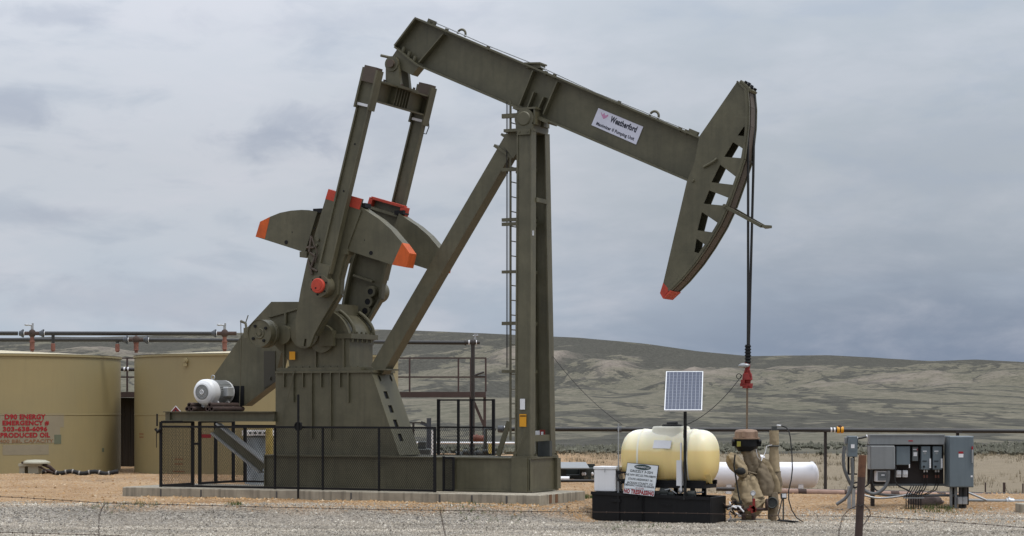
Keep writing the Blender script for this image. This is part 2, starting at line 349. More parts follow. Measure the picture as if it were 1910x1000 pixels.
def mat_ground():
    m=bpy.data.materials.new('gravel_and_dirt');m.use_nodes=True;nt=m.node_tree;N=nt.nodes;L=nt.links;bs=N['Principled BSDF']
    tc=N.new('ShaderNodeTexCoord');V=tc.outputs['Object']
    def noise(s,d=5,r=.6,vec=None):
        n=N.new('ShaderNodeTexNoise');n.inputs['Scale'].default_value=s;n.inputs['Detail'].default_value=d;n.inputs['Roughness'].default_value=r;L.new(vec or V,n.inputs['Vector']);return n.outputs['Fac']
    def rng(x,a,b,c=0,d=1):
        r=N.new('ShaderNodeMapRange');r.inputs[1].default_value=a;r.inputs[2].default_value=b;r.inputs[3].default_value=c;r.inputs[4].default_value=d;L.new(x,r.inputs[0]);return r.outputs[0]
    def mixc(f,a,b):
        q=N.new('ShaderNodeMix');q.data_type='RGBA'
        (L.new(f,q.inputs[0]) if not isinstance(f,float) else setattr(q.inputs[0],'default_value',f))
        for s,i in ((a,6),(b,7)):
            if isinstance(s,tuple): q.inputs[i].default_value=(*s,1)
            else: L.new(s,q.inputs[i])
        return q.outputs[2]
    def ma(op,a,b,c=None):
        q=N.new('ShaderNodeMath');q.operation=op
        for i,s in enumerate((a,b,c)):
            if s is None: continue
            if isinstance(s,(int,float)): q.inputs[i].default_value=s
            else: L.new(s,q.inputs[i])
        return q.outputs[0]
    # single stones
    vo=N.new('ShaderNodeTexVoronoi');vo.inputs['Scale'].default_value=26;L.new(V,vo.inputs['Vector'])
    vo2=N.new('ShaderNodeTexVoronoi');vo2.inputs['Scale'].default_value=11;L.new(V,vo2.inputs['Vector'])
    sp=N.new('ShaderNodeSeparateColor');L.new(vo.outputs['Color'],sp.inputs[0])
    sp2=N.new('ShaderNodeSeparateColor');L.new(vo2.outputs['Color'],sp2.inputs[0])
    gcol=mixc(sp.outputs[0],(.16,.142,.118),(.42,.385,.335))
    gcol=mixc(rng(sp.outputs[1],.8,.86),gcol,(.10,.09,.08))
    gcol=mixc(rng(noise(1.4,5),.4,.65,0,.35),gcol,(.22,.20,.17))
    gcol=mixc(rng(noise(.5,4),.5,.7,0,.55),gcol,(.36,.31,.25))
    # pinkish tan pit-run dirt
    dcol=mixc(rng(noise(.45,6,.7),.35,.68),(.29,.162,.066),(.46,.305,.165))
    dcol=mixc(rng(sp.outputs[0],.55,.95,0,.65),dcol,(.52,.42,.32))
    dcol=mixc(rng(sp.outputs[1],.7,.95,0,.6),dcol,(.17,.12,.08))
    dcol=mixc(rng(noise(.22,4),.55,.72,0,.6),dcol,(.33,.28,.215))
    dcol=mixc(rng(noise(.7,5,.7),.56,.66,0,.7),dcol,(.20,.125,.065))
    sx=N.new('ShaderNodeSeparateXYZ');L.new(V,sx.inputs[0])
    # the gravel road surface ends along a wavy line a little in front of the slab
    line=ma('ADD',sx.outputs[1],ma('MULTIPLY',sx.outputs[0],.06))
    line=ma('ADD',line,ma('MULTIPLY',noise(.6,5),1.6))
    gmask=rng(line,39.75,40.35,1,0)
    right=rng(sx.outputs[0],5.2,6.6)
    gm2=ma('MULTIPLY',right,rng(ma('ADD',sx.outputs[1],ma('MULTIPLY',noise(.5,4),1.5)),41.6,42.4,1,0))
    gmask=ma('MAXIMUM',gmask,gm2)
    col=mixc(gmask,dcol,gcol)
    # dry grass beyond the pad
    fld=rng(ma('ADD',sx.outputs[1],ma('MULTIPLY',noise(.25,4),10)),55,66)
    fld=ma('MULTIPLY',fld,rng(sx.outputs[0],2,7))
    gr=mixc(noise(1.3,7,.75),(.17,.138,.095),(.315,.258,.18))
    col=mixc(fld,col,gr)
    L.new(col,bs.inputs['Base Color']);bs.inputs['Roughness'].default_value=.95;bs.inputs['Specular IOR Level'].default_value=.2
    h=ma('ADD',ma('MULTIPLY',vo.outputs['Distance'],-1.2),noise(60,3))
    h=ma('ADD',h,ma('MULTIPLY',vo2.outputs['Distance'],-.8))
    bp=N.new('ShaderNodeBump');bp.inputs['Strength'].default_value=.9;bp.inputs['Distance'].default_value=.03;L.new(h,bp.inputs['Height']);L.new(bp.outputs[0],bs.inputs['Normal'])
    return m

def mat_hills():
    m=bpy.data.materials.new('sagebrush_hills');m.use_nodes=True;nt=m.node_tree;N=nt.nodes;L=nt.links;bs=N['Principled BSDF']
    tc=N.new('ShaderNodeTexCoord');V=tc.outputs['Object'];at=N.new('ShaderNodeAttribute');at.attribute_name='bare'
    at2=N.new('ShaderNodeAttribute');at2.attribute_name='brush'
    def noise(s,d=5,r=.6,sc=(1,1,1),rot=0):
        mp=N.new('ShaderNodeMapping');mp.inputs['Scale'].default_value=sc;mp.inputs['Rotation'].default_value=(0,0,rot);L.new(V,mp.inputs[0])
        n=N.new('ShaderNodeTexNoise');n.inputs['Scale'].default_value=s;n.inputs['Detail'].default_value=d;n.inputs['Roughness'].default_value=r;L.new(mp.outputs[0],n.inputs['Vector']);return n.outputs['Fac']
    def rng(x,a,b,c=0,d=1):
        r=N.new('ShaderNodeMapRange');r.inputs[1].default_value=a;r.inputs[2].default_value=b;r.inputs[3].default_value=c;r.inputs[4].default_value=d;L.new(x,r.inputs[0]);return r.outputs[0]
    def mixc(f,a,b):
        q=N.new('ShaderNodeMix');q.data_type='RGBA';L.new(f,q.inputs[0])
        for s,i in ((a,6),(b,7)):
            if isinstance(s,tuple): q.inputs[i].default_value=(*s,1)
            else: L.new(s,q.inputs[i])
        return q.outputs[2]
    def ma(op,a,b):
        q=N.new('ShaderNodeMath');q.operation=op
        for i,s in enumerate((a,b)):
            if isinstance(s,(int,float)): q.inputs[i].default_value=s
            else: L.new(s,q.inputs[i])
        return q.outputs[0]
    grass=mixc(rng(noise(.045,8,.72,(1,.5,1)),.38,.62),(.145,.136,.102),(.188,.167,.130))
    grass=mixc(rng(noise(.34,8,.9,(1,.6,1)),.40,.62),grass,(.085,.082,.062))
    tan=mixc(noise(.25,6,.75,(1,.25,1)),(.175,.145,.12),(.29,.25,.215))
    brush=mixc(rng(noise(.42,8,.9,(1,.6,1)),.35,.65),(.030,.030,.026),(.104,.099,.083))
    bfac=ma('ADD',at2.outputs['Fac'],ma('ADD',ma('MULTIPLY',ma('SUBTRACT',noise(.030,8,.70,(1,.55,1),.45),.5),2.3),ma('MULTIPLY',ma('SUBTRACT',noise(.10,8,.78,(1,.6,1),.35),.5),1.9)))
    gl=rng(ma('ABSOLUTE',ma('SUBTRACT',noise(.016,5,.55,(1,.40,1),.55),.5),0),.0,.024,1.0,0)
    gl2=rng(ma('ABSOLUTE',ma('SUBTRACT',noise(.040,6,.6,(1,.35,1),-.45),.5),0),.0,.03,.8,0)
    bfac=ma('ADD',bfac,ma('MAXIMUM',gl,gl2))
    col=mixc(rng(bfac,.30,.62),grass,brush)
    tf=ma('ADD',at.outputs['Fac'],ma('MULTIPLY',ma('SUBTRACT',noise(.07,8,.75,(1,.5,1),-.25),.5),1.4))
    col=mixc(rng(tf,.45,.95,0,.8),col,tan)
    # single bushes as speckle
    vo=N.new('ShaderNodeTexVoronoi');vo.inputs['Scale'].default_value=.75
    mpv=N.new('ShaderNodeMapping');mpv.inputs['Scale'].default_value=(1,.35,1);L.new(V,mpv.inputs[0]);L.new(mpv.outputs[0],vo.inputs['Vector'])
    sp=N.new('ShaderNodeSeparateColor');L.new(vo.outputs['Color'],sp.inputs[0])
    bush=ma('MULTIPLY',rng(vo.outputs['Distance'],.25,.42,1,0),rng(ma('ADD',sp.outputs[0],ma('MULTIPLY',at2.outputs['Fac'],.5)),.35,.5))
    col=mixc(ma('MULTIPLY',bush,.32),col,(.046,.048,.037))
    # pale bare spots
    col=mixc(rng(noise(.06,8,.8,(1,.2,1),.1),.69,.75,0,.75),col,(.40,.36,.30))
    L.new(col,bs.inputs['Base Color']);bs.inputs['Roughness'].default_value=1;bs.inputs['Specular IOR Level'].default_value=.05
    bp=N.new('ShaderNodeBump');bp.inputs['Strength'].default_value=.22;bp.inputs['Distance'].default_value=.5
    L.new(ma('ADD',noise(.35,6,.7),ma('MULTIPLY',bush,.6)),bp.inputs['Height']);L.new(bp.outputs[0],bs.inputs['Normal'])
    return m
M_ground=mat_ground(); M_hills=mat_hills()
M_stone=mat('gravel_stone',(.30,.28,.25),.95,0,.55,9)
M_sage=mat('sagebrush_leaf',(.12,.118,.088),1,0,.35,.8)
M_drygrass=mat('dry_grass',(.25,.205,.135),1,0,.45,.6)
M_weed=mat('green_weed',(.085,.115,.035),1,0,.3,3)

# ------------------------------------------------------------------ world, sun, camera
def world():
    w=bpy.data.worlds.new('World');SC.world=w;w.use_nodes=True;nt=w.node_tree;N=nt.nodes;L=nt.links
    bg=N['Background'];bg.inputs['Strength'].default_value=.1
    sky=N.new('ShaderNodeTexSky');sky.sky_type='NISHITA';sky.sun_disc=False;sky.sun_elevation=R(67);sky.sun_rotation=R(SUN_AZ);sky.air_density=1.5;sky.dust_density=2
    tc=N.new('ShaderNodeTexCoord');V=tc.outputs['Generated']
    sx=N.new('ShaderNodeSeparateXYZ');L.new(V,sx.inputs[0]);X,Y,Z=sx.outputs
    def ma(op,a,b,c=None):
        q=N.new('ShaderNodeMath');q.operation=op
        for i,s in enumerate((a,b,c)):
            if s is None: continue
            if isinstance(s,(int,float)): q.inputs[i].default_value=s
            else: L.new(s,q.inputs[i])
        return q.outputs[0]
    def rng(x,a,b,c=0,d=1,sm=False):
        r=N.new('ShaderNodeMapRange');r.inputs[1].default_value=a;r.inputs[2].default_value=b;r.inputs[3].default_value=c;r.inputs[4].default_value=d
        if sm: r.interpolation_type='SMOOTHSTEP'
        L.new(x,r.inputs[0]);return r.outputs[0]
    def noise(s,d,r,sc,off=(0,0,0),dist=0):
        mp=N.new('ShaderNodeMapping');mp.inputs['Scale'].default_value=sc;mp.inputs['Location'].default_value=off;L.new(V,mp.inputs[0])
        n=N.new('ShaderNodeTexNoise');n.inputs['Scale'].default_value=s;n.inputs['Detail'].default_value=d;n.inputs['Roughness'].default_value=r;n.inputs['Distortion'].default_value=dist;L.new(mp.outputs[0],n.inputs['Vector']);return n.outputs['Fac']
    def mixc(f,a,b):
        q=N.new('ShaderNodeMix');q.data_type='RGBA';L.new(f,q.inputs[0])
        for s,i in ((a,6),(b,7)):
            if isinstance(s,tuple): q.inputs[i].default_value=(*s,1)
            else: L.new(s,q.inputs[i])
        return q.outputs[2]
    k=10.0
    def c(r,g,b): return tuple(x*k for x in srgb(r,g,b))
    warp=noise(9,4,.6,(1,1,2.6),(3.1,1.7,.4))
    # broad sheet: paler to the left, bluer to the right and towards the horizon
    side=rng(ma('ADD',X,ma('MULTIPLY',ma('SUBTRACT',warp,.5),.25)),-.16,.20,0,1,True)
    low=rng(ma('ADD',Z,ma('MULTIPLY',ma('SUBTRACT',warp,.5),.05)),.005,.125,1,0,True)
    base=mixc(side,c(194,199,208),c(170,178,188))
    lowc=mixc(side,c(174,187,202),c(116,131,155))
    base=mixc(low,base,lowc)
    # soft cloud texture
    t=noise(11,7,.58,(1,1,2.8),(1.3,4.2,7.7),.25)
    base=mixc(ma('MULTIPLY',rng(t,.40,.70,0,.62,True),rng(side,0,1,1,.5)),base,c(201,203,212))
    t2=noise(16,6,.55,(1,1,3.2),(6.3,2.2,1.1),.3)
    dk=ma('MULTIPLY',rng(t2,.50,.72,0,.46,True),rng(Z,.02,.06))
    base=mixc(dk,base,c(160,171,187))
    # darker cloud clumps
    rag=noise(28,5,.6,(1,1,2),(2,9,4),.4)
    for (px,py,rx,rz,st) in ((545,225,.034,.013,.60),(15,205,.024,.011,.7),(500,262,.030,.009,.6),(700,230,.055,.016,.40),(130,400,.035,.006,.45),(300,565,.09,.012,.4),(100,30,.03,.006,.5),(640,40,.07,.012,.35),(1780,300,.06,.03,.2)):
        x0=(px-CX)/FPX;z0=(HY-py)/FPX;q=math.sqrt(1+x0*x0+z0*z0);x0/=q;z0/=q
        dx=ma('DIVIDE',ma('SUBTRACT',X,x0),rx);dz=ma('DIVIDE',ma('SUBTRACT',Z,z0),rz)
        d=ma('SQRT',ma('ADD',ma('MULTIPLY',dx,dx),ma('MULTIPLY',dz,dz)),0)
        d=ma('ADD',d,ma('MULTIPLY',ma('SUBTRACT',rag,.5),2.6))
        f=ma('MULTIPLY',rng(d,.1,1.25,st,0,True),rng(Y,.2,.5))
        base=mixc(f,base,c(160,168,184))
    # overcast domes are brighter overhead
    up=ma('MULTIPLY',rng(Z,.12,1.0,1.0,3.4),rng(Y,-.6,.6,.74,1))
    sc=N.new('ShaderNodeVectorMath');sc.operation='SCALE';L.new(base,sc.inputs[0]);L.new(up,sc.inputs['Scale'])
    q=N.new('ShaderNodeMix');q.data_type='RGBA';q.inputs[0].default_value=.06;L.new(sc.outputs[0],q.inputs[6]);L.new(sky.outputs[0],q.inputs[7])
    L.new(q.outputs[2],bg.inputs['Color'])
SUN_AZ=118
world()
sl=bpy.data.lights.new('sun','SUN');sl.energy=1.9;sl.angle=R(13);sl.color=(1,.965,.91)
so=bpy.data.objects.new('sun',sl);COL.objects.link(so)
el,az=R(67),R(SUN_AZ)   # azimuth clockwise from +Y
sd=Vector((math.sin(az)*math.cos(el),math.cos(az)*math.cos(el),math.sin(el)))
so.rotation_euler=(-sd).to_track_quat('-Z','Y').to_euler();so.location=(30,-20,40)
cam=bpy.data.cameras.new('camera');cam.sensor_width=36;cam.lens=36*FPX/1910;cam.shift_y=(HY-500)/1910;cam.clip_start=.5;cam.clip_end=12000
co=bpy.data.objects.new('camera',cam);COL.objects.link(co);co.location=(0,0,CZ);co.rotation_euler=(R(90),0,0);SC.camera=co
SC.view_settings.view_transform='Standard';SC.view_settings.look='None';SC.view_settings.gamma=1;SC.view_settings.exposure=.10

# ------------------------------------------------------------------ terrain
rs=np.random.RandomState(11)
PERM=rs.permutation(512);PERM=np.concatenate([PERM,PERM]);GA=rs.uniform(0,2*math.pi,512)
def pn(x,y):
    xi=np.floor(x).astype(int);yi=np.floor(y).astype(int);xf=x-xi;yf=y-yi
    def g(i,j,dx,dy):
        h=GA[PERM[(PERM[i&511]+j)&511]];return np.cos(h)*dx+np.sin(h)*dy
    u=xf**3*(xf*(xf*6-15)+10);v=yf**3*(yf*(yf*6-15)+10)
    a=g(xi,yi,xf,yf);b=g(xi+1,yi,xf-1,yf);c=g(xi,yi+1,xf,yf-1);d=g(xi+1,yi+1,xf-1,yf-1)
    return (a+(b-a)*u)*(1-v)+(c+(d-c)*u)*v
def fbm(x,y,o=4,gain=.5):
    s=0;a=1;f=1
    for i in range(o): s=s+a*pn(x*f+17.3*i,y*f-9.1*i);a*=gain;f*=2
    return s
def sm(t): t=np.clip(t,0,1);return t*t*(3-2*t)
RPX=np.array([-600,0,100,180,260,430,680,756,870,1080,1206,1300,1397,1545,1640,1736,1821,1910,2300])
RPY=np.array([640,632,628,629,627,622,615,616,621,630,642,655,665,663,668,674,671,676,684])-1
def height(x,y,rel=False):
    x=np.asarray(x,float);y=np.asarray(y,float)
    D=np.maximum(y,1.0)
    st=39.95+1.2*sm((x-.9)/1.2)+3.7*sm((x-4.6)/1.6)
    h=-.30*sm((st-y)/(1.3+3.2*sm((x-4.6)/1.6)))
    for yr in (35.9,37.6): h=h-.035*np.exp(-((y+.03*x-yr-.25*pn(x*.12,0*x+yr))/.22)**2)
    h=h+.02*fbm(x*.9,y*.9,3)+.05*pn(x*.25,y*.25+40)*sm((y-42)/6)
    h=h+.14*sm((-x-6)/3)*sm((y-46)/6)*sm((57.6-y)/3)*(.6+1.2*pn(x*.5,y*.35+7))
    h=h-.62*sm((y-44.8)/9)*sm((x-1.5)/4)*(1-sm((y-66)/30))
    # field and hills: keyed depths
    ks=np.array([60,85,150,250,400,600,900,1400,1700,2600])
    kz=np.array([0,-.15,-.9,-1.5,-1.2,.5,8.0,40.0,37.0,10.0])
    hz=np.interp(D,ks,kz)
    px=x/D*FPX+CX
    ridge=CZ+(HY-np.interp(px,RPX,RPY))*1400/FPX
    t=sm((D-650)/750)
    hz=hz*(1-t)+t*np.where(D<=1400,hz*(ridge/40.0),ridge-(D-1400)*.03)
    am=np.interp(D,[80,200,500,900,1250,1400,1800],[.0,1.2,4.6,9.0,5.5,.35,2.5])
    n=fbm(x/150+3.1+y/600,y/520+1.2,5,.52)
    n=n+.75*(1-2*np.abs(fbm(x/80-y/300+9,y/800+5.7,4,.55)))-.35
    far=sm((D-66)/40)
    # spurs that overlap one another: each has a crest that wanders in depth, and a draw behind it
    sp=0*x; dr=0*x
    for D0,A,wf,wb,f,sd in ((330,4.0,110,45,120,1.0),(470,7.0,150,60,170,4.0),(640,9.5,190,75,230,7.0),(830,12.0,230,95,260,11.0),(1040,13.0,240,110,300,15.0)):
        q=x+D*.35*(1 if sd%2 else -.6)
        cr=D0+90*pn(q/(f*1.3)+sd,0*x+sd*3.1)+35*pn(q/60+sd,0*x+2.2)
        a=A*np.clip(.35+1.1*pn(q/f+sd*2.3,0*x+sd)+.25*pn(q/45+sd,0*x+8.1),0,1.3)
        t_=D-cr
        g=np.where(t_<0,np.exp(-(t_/wf)**2),np.exp(-(t_/wb)**2))
        sp=sp+a*g
        dr=dr+a/A*np.exp(-((t_-wb*1.6)/(wb*.9))**2)-.8*a/A*np.exp(-((t_+wf*.25)/(wf*.5))**2)
    if rel: return n, dr
    return np.where(D>66,h*(1-far)+far*(hz+am*n*.55+1.6*sp*(1-sm((D-1150)/200))),h)
def grid(name,xs,ys,mtl,zoff=0,fan=False):
    """regular sheet; fan=True spreads the columns with distance"""
    nx,ny=len(xs),len(ys)
    Y=np.repeat(ys,nx);X=np.tile(xs,ny)
    if fan: X=X*Y
    Zs=height(X,Y)+zoff
    co=np.stack([X,Y,Zs],1)
    i=np.arange((ny-1)*(nx-1));r=i//(nx-1);c=i%(nx-1);a=r*nx+c
    fs=np.stack([a,a+1,a+nx+1,a+nx],1)
    me=bpy.data.meshes.new(name);me.from_pydata(co.tolist(),[],fs.tolist());me.materials.append(mtl)
    me.polygons.foreach_set('use_smooth',[True]*len(fs));me.update()
    o=bpy.data.objects.new(name,me);COL.objects.link(o);o['kind']='structure'
    return o,X,Y,Zs
xs=np.concatenate([np.linspace(-140,-18,25)[:-1],np.linspace(-18,18,181),np.linspace(18,140,25)[1:]])
ys=np.concatenate([np.linspace(-60,30,19)[:-1],np.linspace(30,62,161),np.linspace(62,92,31)[1:]])
ground,_,_,_=grid('ground',xs,ys,M_ground)
yh=np.exp(np.linspace(math.log(88),math.log(2600),420))
xh=np.linspace(-.55,.55,420)
hills,HX,HYY,HZ=grid('hills',xh,yh,M_hills,-.02,True)
slp=np.gradient(HZ.reshape(420,420),axis=1)/(np.gradient(HX.reshape(420,420),axis=1)+1e-6)
cur=HZ.reshape(420,420)
rel,draw=height(HX,HYY,True)
bare=np.clip(.08+.7*rel-.85*draw+.7*pn(HX/190+5,HYY/420),0,1)*sm((HYY-330)/250)*(1-.6*sm((HYY-1150)/200))
brush=np.clip(.36-.7*rel+.85*draw-slp.ravel()*2.5+.45*pn(HX/90+2,HYY/330)+.30*sm((HYY-1000)/300),0,1)
for nm,arr in (('bare',bare),('brush',brush)):
    at=hills.data.attributes.new(nm,'FLOAT','POINT');at.data.foreach_set('value',arr.astype(np.float32))
def H(x,y): return float(height(np.array([x]),np.array([y]))[0])

def scatter(name,pts,shape,mtl,label):
    """one mesh of many small pieces. shape(rnd)->(verts,faces)"""
    vs=[];fs=[];rnd=random.Random(3)
    for (x,y,z,s) in pts:
        v,f=shape(rnd);a=rnd.uniform(0,6.283);ca,sa=math.cos(a),math.sin(a);b=len(vs)
        vs+=[(x+(p[0]*ca-p[1]*sa)*s,y+(p[0]*sa+p[1]*ca)*s,z+p[2]*s) for p in v];fs+=[[b+i for i in q] for q in f]
    me=bpy.data.meshes.new(name);me.from_pydata(vs,[],fs);me.materials.append(mtl);me.update()
    o=bpy.data.objects.new(name,me);COL.objects.link(o);o['kind']='stuff'
    if label: o['label']=label[0];o['category']=label[1]
    return o
def sh_stone(r):
    v=[(r.uniform(.7,1.2),0,0),(0,r.uniform(.6,1.1),0),(-r.uniform(.7,1.2),0,0),(0,-r.uniform(.6,1.1),0),(r.uniform(-.3,.3),r.uniform(-.3,.3),r.uniform(.5,.9)),(0,0,-.4)]
    return v,[(0,1,4),(1,2,4),(2,3,4),(3,0,4),(1,0,5),(2,1,5),(3,2,5),(0,3,5)]
def sh_bush(r):
    v=[];f=[]
    for k in range(3):
        ox,oy=r.uniform(-.4,.4),r.uniform(-.4,.4);s=r.uniform(.3,.55);hh=r.uniform(.9,1.6);n=5;b=len(v)
        for j in range(n): v.append((ox+s*math.cos(j*6.283/n)*r.uniform(.7,1.2),oy+s*math.sin(j*6.283/n)*r.uniform(.7,1.2),r.uniform(.35,.8)))
        v.append((ox+r.uniform(-.15,.15),oy+r.uniform(-.15,.15),hh));v.append((ox,oy,-.15))
        for j in range(n): f.append((b+j,b+(j+1)%n,b+n));f.append((b+(j+1)%n,b+j,b+n+1))
    return v,f
def sh_grass(r):
    v=[];f=[]
    for k in range(5):
        ox,oy=r.uniform(-.5,.5),r.uniform(-.5,.5);a=r.uniform(0,6.28);w=.05;hh=r.uniform(.5,1.1);lx,ly=r.uniform(-.35,.35),r.uniform(-.35,.35);b=len(v)
        v+=[(ox-w*math.cos(a),oy-w*math.sin(a),0),(ox+w*math.cos(a),oy+w*math.sin(a),0),(ox+lx,oy+ly,hh)];f.append((b,b+1,b+2))
    return v,f
def stones(name,x,y,r,mtl,label,seed):
    """thousands of five-faced pebbles in one mesh, each with its own tone"""
    g=np.random.RandomState(seed);n=len(x);z=height(x,y)
    a=g.uniform(0,6.283,n)[:,None]+np.arange(5)[None]*1.2566
    q=g.uniform(.7,1.25,(n,5))*r[:,None]
    v=np.zeros((n,6,3));v[:,:5,0]=x[:,None]+q*np.cos(a);v[:,:5,1]=y[:,None]+q*np.sin(a);v[:,:5,2]=z[:,None]-.004+g.uniform(0,.25,(n,5))*r[:,None]
    v[:,5,0]=x+g.uniform(-.4,.4,n)*r;v[:,5,1]=y+g.uniform(-.4,.4,n)*r;v[:,5,2]=z+r*g.uniform(.7,1.25,n)
    b=(np.arange(n)*6)[:,None,None];k=np.arange(5)
    f=np.stack([k,(k+1)%5,np.full(5,5)],1)[None]+b
    me=bpy.data.meshes.new(name);me.vertices.add(n*6);me.vertices.foreach_set('co',v.ravel())
    me.loops.add(n*15);me.loops.foreach_set('vertex_index',f.ravel().astype(np.int32))
    me.polygons.add(n*5);me.polygons.foreach_set('loop_start',np.arange(n*5,dtype=np.int32)*3)
    me.update(calc_edges=True);me.validate()
    at=me.attributes.new('tone','FLOAT','POINT');at.data.foreach_set('value',np.repeat(g.uniform(0,1,n),6).astype(np.float32))
    me.materials.append(mtl);o=bpy.data.objects.new(name,me);COL.objects.link(o);o['kind']='stuff';o['label'],o['category']=label
def mat_stones(name,cols):
    m=bpy.data.materials.new(name);m.use_nodes=True;nt=m.node_tree;N=nt.nodes;L=nt.links;bs=N['Principled BSDF']
    at=N.new('ShaderNodeAttribute');at.attribute_name='tone';cr=N.new('ShaderNodeValToRGB');L.new(at.outputs['Fac'],cr.inputs[0])
    e=cr.color_ramp.elements;e[0].position=0;e[0].color=(*cols[0],1);e[1].position=1;e[1].color=(*cols[-1],1)
    for i,c in enumerate(cols[1:-1]): k=e.new((i+1)/(len(cols)-1));k.color=(*c,1)
    no=N.new('ShaderNodeTexNoise');no.inputs['Scale'].default_value=.8;no.inputs['Detail'].default_value=6;tc=N.new('ShaderNodeTexCoord');mp=N.new('ShaderNodeMapping');mp.inputs['Scale'].default_value=(.45,1.6,1);L.new(tc.outputs['Object'],mp.inputs[0]);L.new(mp.outputs[0],no.inputs['Vector'])
    r=N.new('ShaderNodeMapRange');r.inputs[1].default_value=.32;r.inputs[2].default_value=.68;r.inputs[3].default_value=.62;r.inputs[4].default_value=1.22;L.new(no.outputs['Fac'],r.inputs[0])
    sc=N.new('ShaderNodeVectorMath');sc.operation='SCALE';L.new(cr.outputs[0],sc.inputs[0]);L.new(r.outputs[0],sc.inputs['Scale'])
    L.new(sc.outputs[0],bs.inputs['Base Color']);bs.inputs['Roughness'].default_value=.95;bs.inputs['Specular IOR Level'].default_value=.2
    return m
M_gst=mat_stones('gravel_stone',[(.065,.056,.046),(.20,.175,.14),(.30,.265,.215),(.34,.30,.245),(.23,.20,.16),(.39,.35,.29),(.54,.50,.43)])
M_dst=mat_stones('tan_stone',[(.15,.088,.042),(.32,.19,.088),(.43,.275,.14),(.35,.215,.10),(.44,.31,.18),(.55,.43,.30)])
n=150000;yy=rs.uniform(34.3,42.6,n);xx=rs.uniform(-.29,.29,n)*yy
edge=yy+.06*xx+1.2*pn(xx*.35,yy*.35)+rs.normal(0,.35,n)+np.where(pn(xx*.5+3,yy*1.5)>.28,rs.uniform(0,2.5,n),0)
rut=np.zeros(n)
for yr in (35.9,37.6): rut=rut+np.exp(-((yy+.03*xx-yr-.25*pn(xx*.12,0*xx+yr))/.26)**2)
keep=((edge<39.9)&(rs.uniform(0,1,n)>.75*rut))|((xx>5.6+rs.normal(0,.4,n))&(yy<42.0+rs.normal(0,.25,n)))
xx,yy=xx[keep],yy[keep];stones('gravel_stones',xx,yy,rs.choice([.009,.011,.013,.016,.020,.030],len(xx),p=[.2,.25,.25,.18,.1,.02]),M_gst,('loose grey gravel stones scattered over the front of the pad','gravel'),1)
n=24000;yy=38.6+(rs.uniform(0,1,n)**1.5)*21;xx=rs.uniform(-.29,.29,n)*yy
keep=(yy+.06*xx>39.5+rs.normal(0,.3,n))
xx,yy=xx[keep],yy[keep]
g_=np.random.RandomState(8);m_=3500;ue=g_.uniform(-8.6,.8,m_);ve=-1.5-np.abs(g_.normal(0,.10,m_))-.01
xx=np.concatenate([xx,.48+ue*math.cos(R(25))+ve*math.sin(R(25))]);yy=np.concatenate([yy,41.5-ue*math.sin(R(25))+ve*math.cos(R(25))])
stones('tan_stones',xx,yy,rs.choice([.009,.012,.016,.022,.038],len(xx),p=[.3,.3,.25,.12,.03]),M_dst,('tan stones and clods in the dirt round the slab','stones'),2)
n=3500;yy=np.exp(rs.uniform(math.log(88),math.log(135),n));xx=rs.uniform(-.30,.30,n)*yy;zz=height(xx,yy)
keep=(pn(xx/14,yy/22)+.35*pn(xx/4,yy/4)>-.05)
scatter('sagebrush',[(a,b,c,random.uniform(.10,.26)) for a,b,c,k in zip(xx,yy,zz,keep) if k],sh_bush,M_sage,('grey green sagebrush dotted over the lower slopes','sagebrush'))
n=12000;yy=rs.uniform(52,92,n);xx=rs.uniform(2,30,n);zz=height(xx,yy);kk=(pn(xx/2.5,yy/6)+.5*pn(xx*.9,yy*.5)+rs.normal(0,.15,n)>.0);xx,yy,zz=xx[kk],yy[kk],zz[kk]
scatter('dry_grass',[(a,b,c,random.choice((.05,.08,.10,.13,.17,.22))) for a,b,c in zip(xx,yy,zz)],sh_grass,M_drygrass,('straw coloured dry grass in the field behind the pad','grass'))
def weed_patch(px,py,D,w,n,label):
    c=F(px,py,D);p=[]
    for _ in range(n):
        x=c.x+random.gauss(0,w);y=D+random.gauss(0,w);p.append((x,y,H(x,y),random.uniform(.06,.13)))
    o=scatter('weeds',p,sh_grass,M_weed,(label,'weeds'));return o
weed_patch(1084,914,43.3,.28,130,'green weeds sprouting beside the white box and slab end')
weed_patch(440,951,40,.09,30,'small green weed at the gravel edge in front of the slab')
weed_patch(900,947,39.6,.5,50,'thin green weeds along the gravel edge below the steel base')
weed_patch(250,954,39.9,.35,40,'thin weeds on the gravel edge left of the slab corner')
weed_patch(1180,985,37.6,.3,30,'sparse weeds in the gravel in front of the black tray')
weed_patch(1745,940,42.1,.3,90,'dry green weeds under the electrical rack')

# ------------------------------------------------------------------ the pumping unit
PF=Frame(.48,41.5,0,R(25)); P=PF.P; UZ=PF.uz
PJ=thing('pump_jack',(0,0,0),'tall olive green oil pump jack standing on the concrete slab','pump jack'); PF.place(PJ)
def pj(name,mb,mats=M_olive,parent=None,label=None,bevel=0):
    o=mb.build(name,mats,parent or PJ,bevel)
    if label: o['label']=label
    return o
def V3(p,v): return Vector((p[0],v,p[1]))

# base skid -----------------------------------------------------
mb=MB()
bl=P(492,905,-.68); br=P(984,918,-.68); zb=.215; zt=P(740,851,-.68).z
uL=bl.x; uR=br.x
for v in (-.68,.68):
    s=1 if v<0 else -1
    mb.box((uL,v if s>0 else v-.30,zt-.03),(uR,v+.30 if s>0 else v,zt))
    mb.box((uL,v if s>0 else v-.30,zb),(uR,v+.30 if s>0 else v,zb+.03))
    mb.box((uL,v+s*.05,zb+.03),(uR,v+s*.08,zt-.03))
    mb.box((uL,v+s*.004,zb+.03),(uL+.02,v+s*.048,zt-.03))
for px in (846,):
    u=P(px,880,-.68).x; mb.box((u,-.675,zb+.03),(u+.025,-.632,zt-.03))
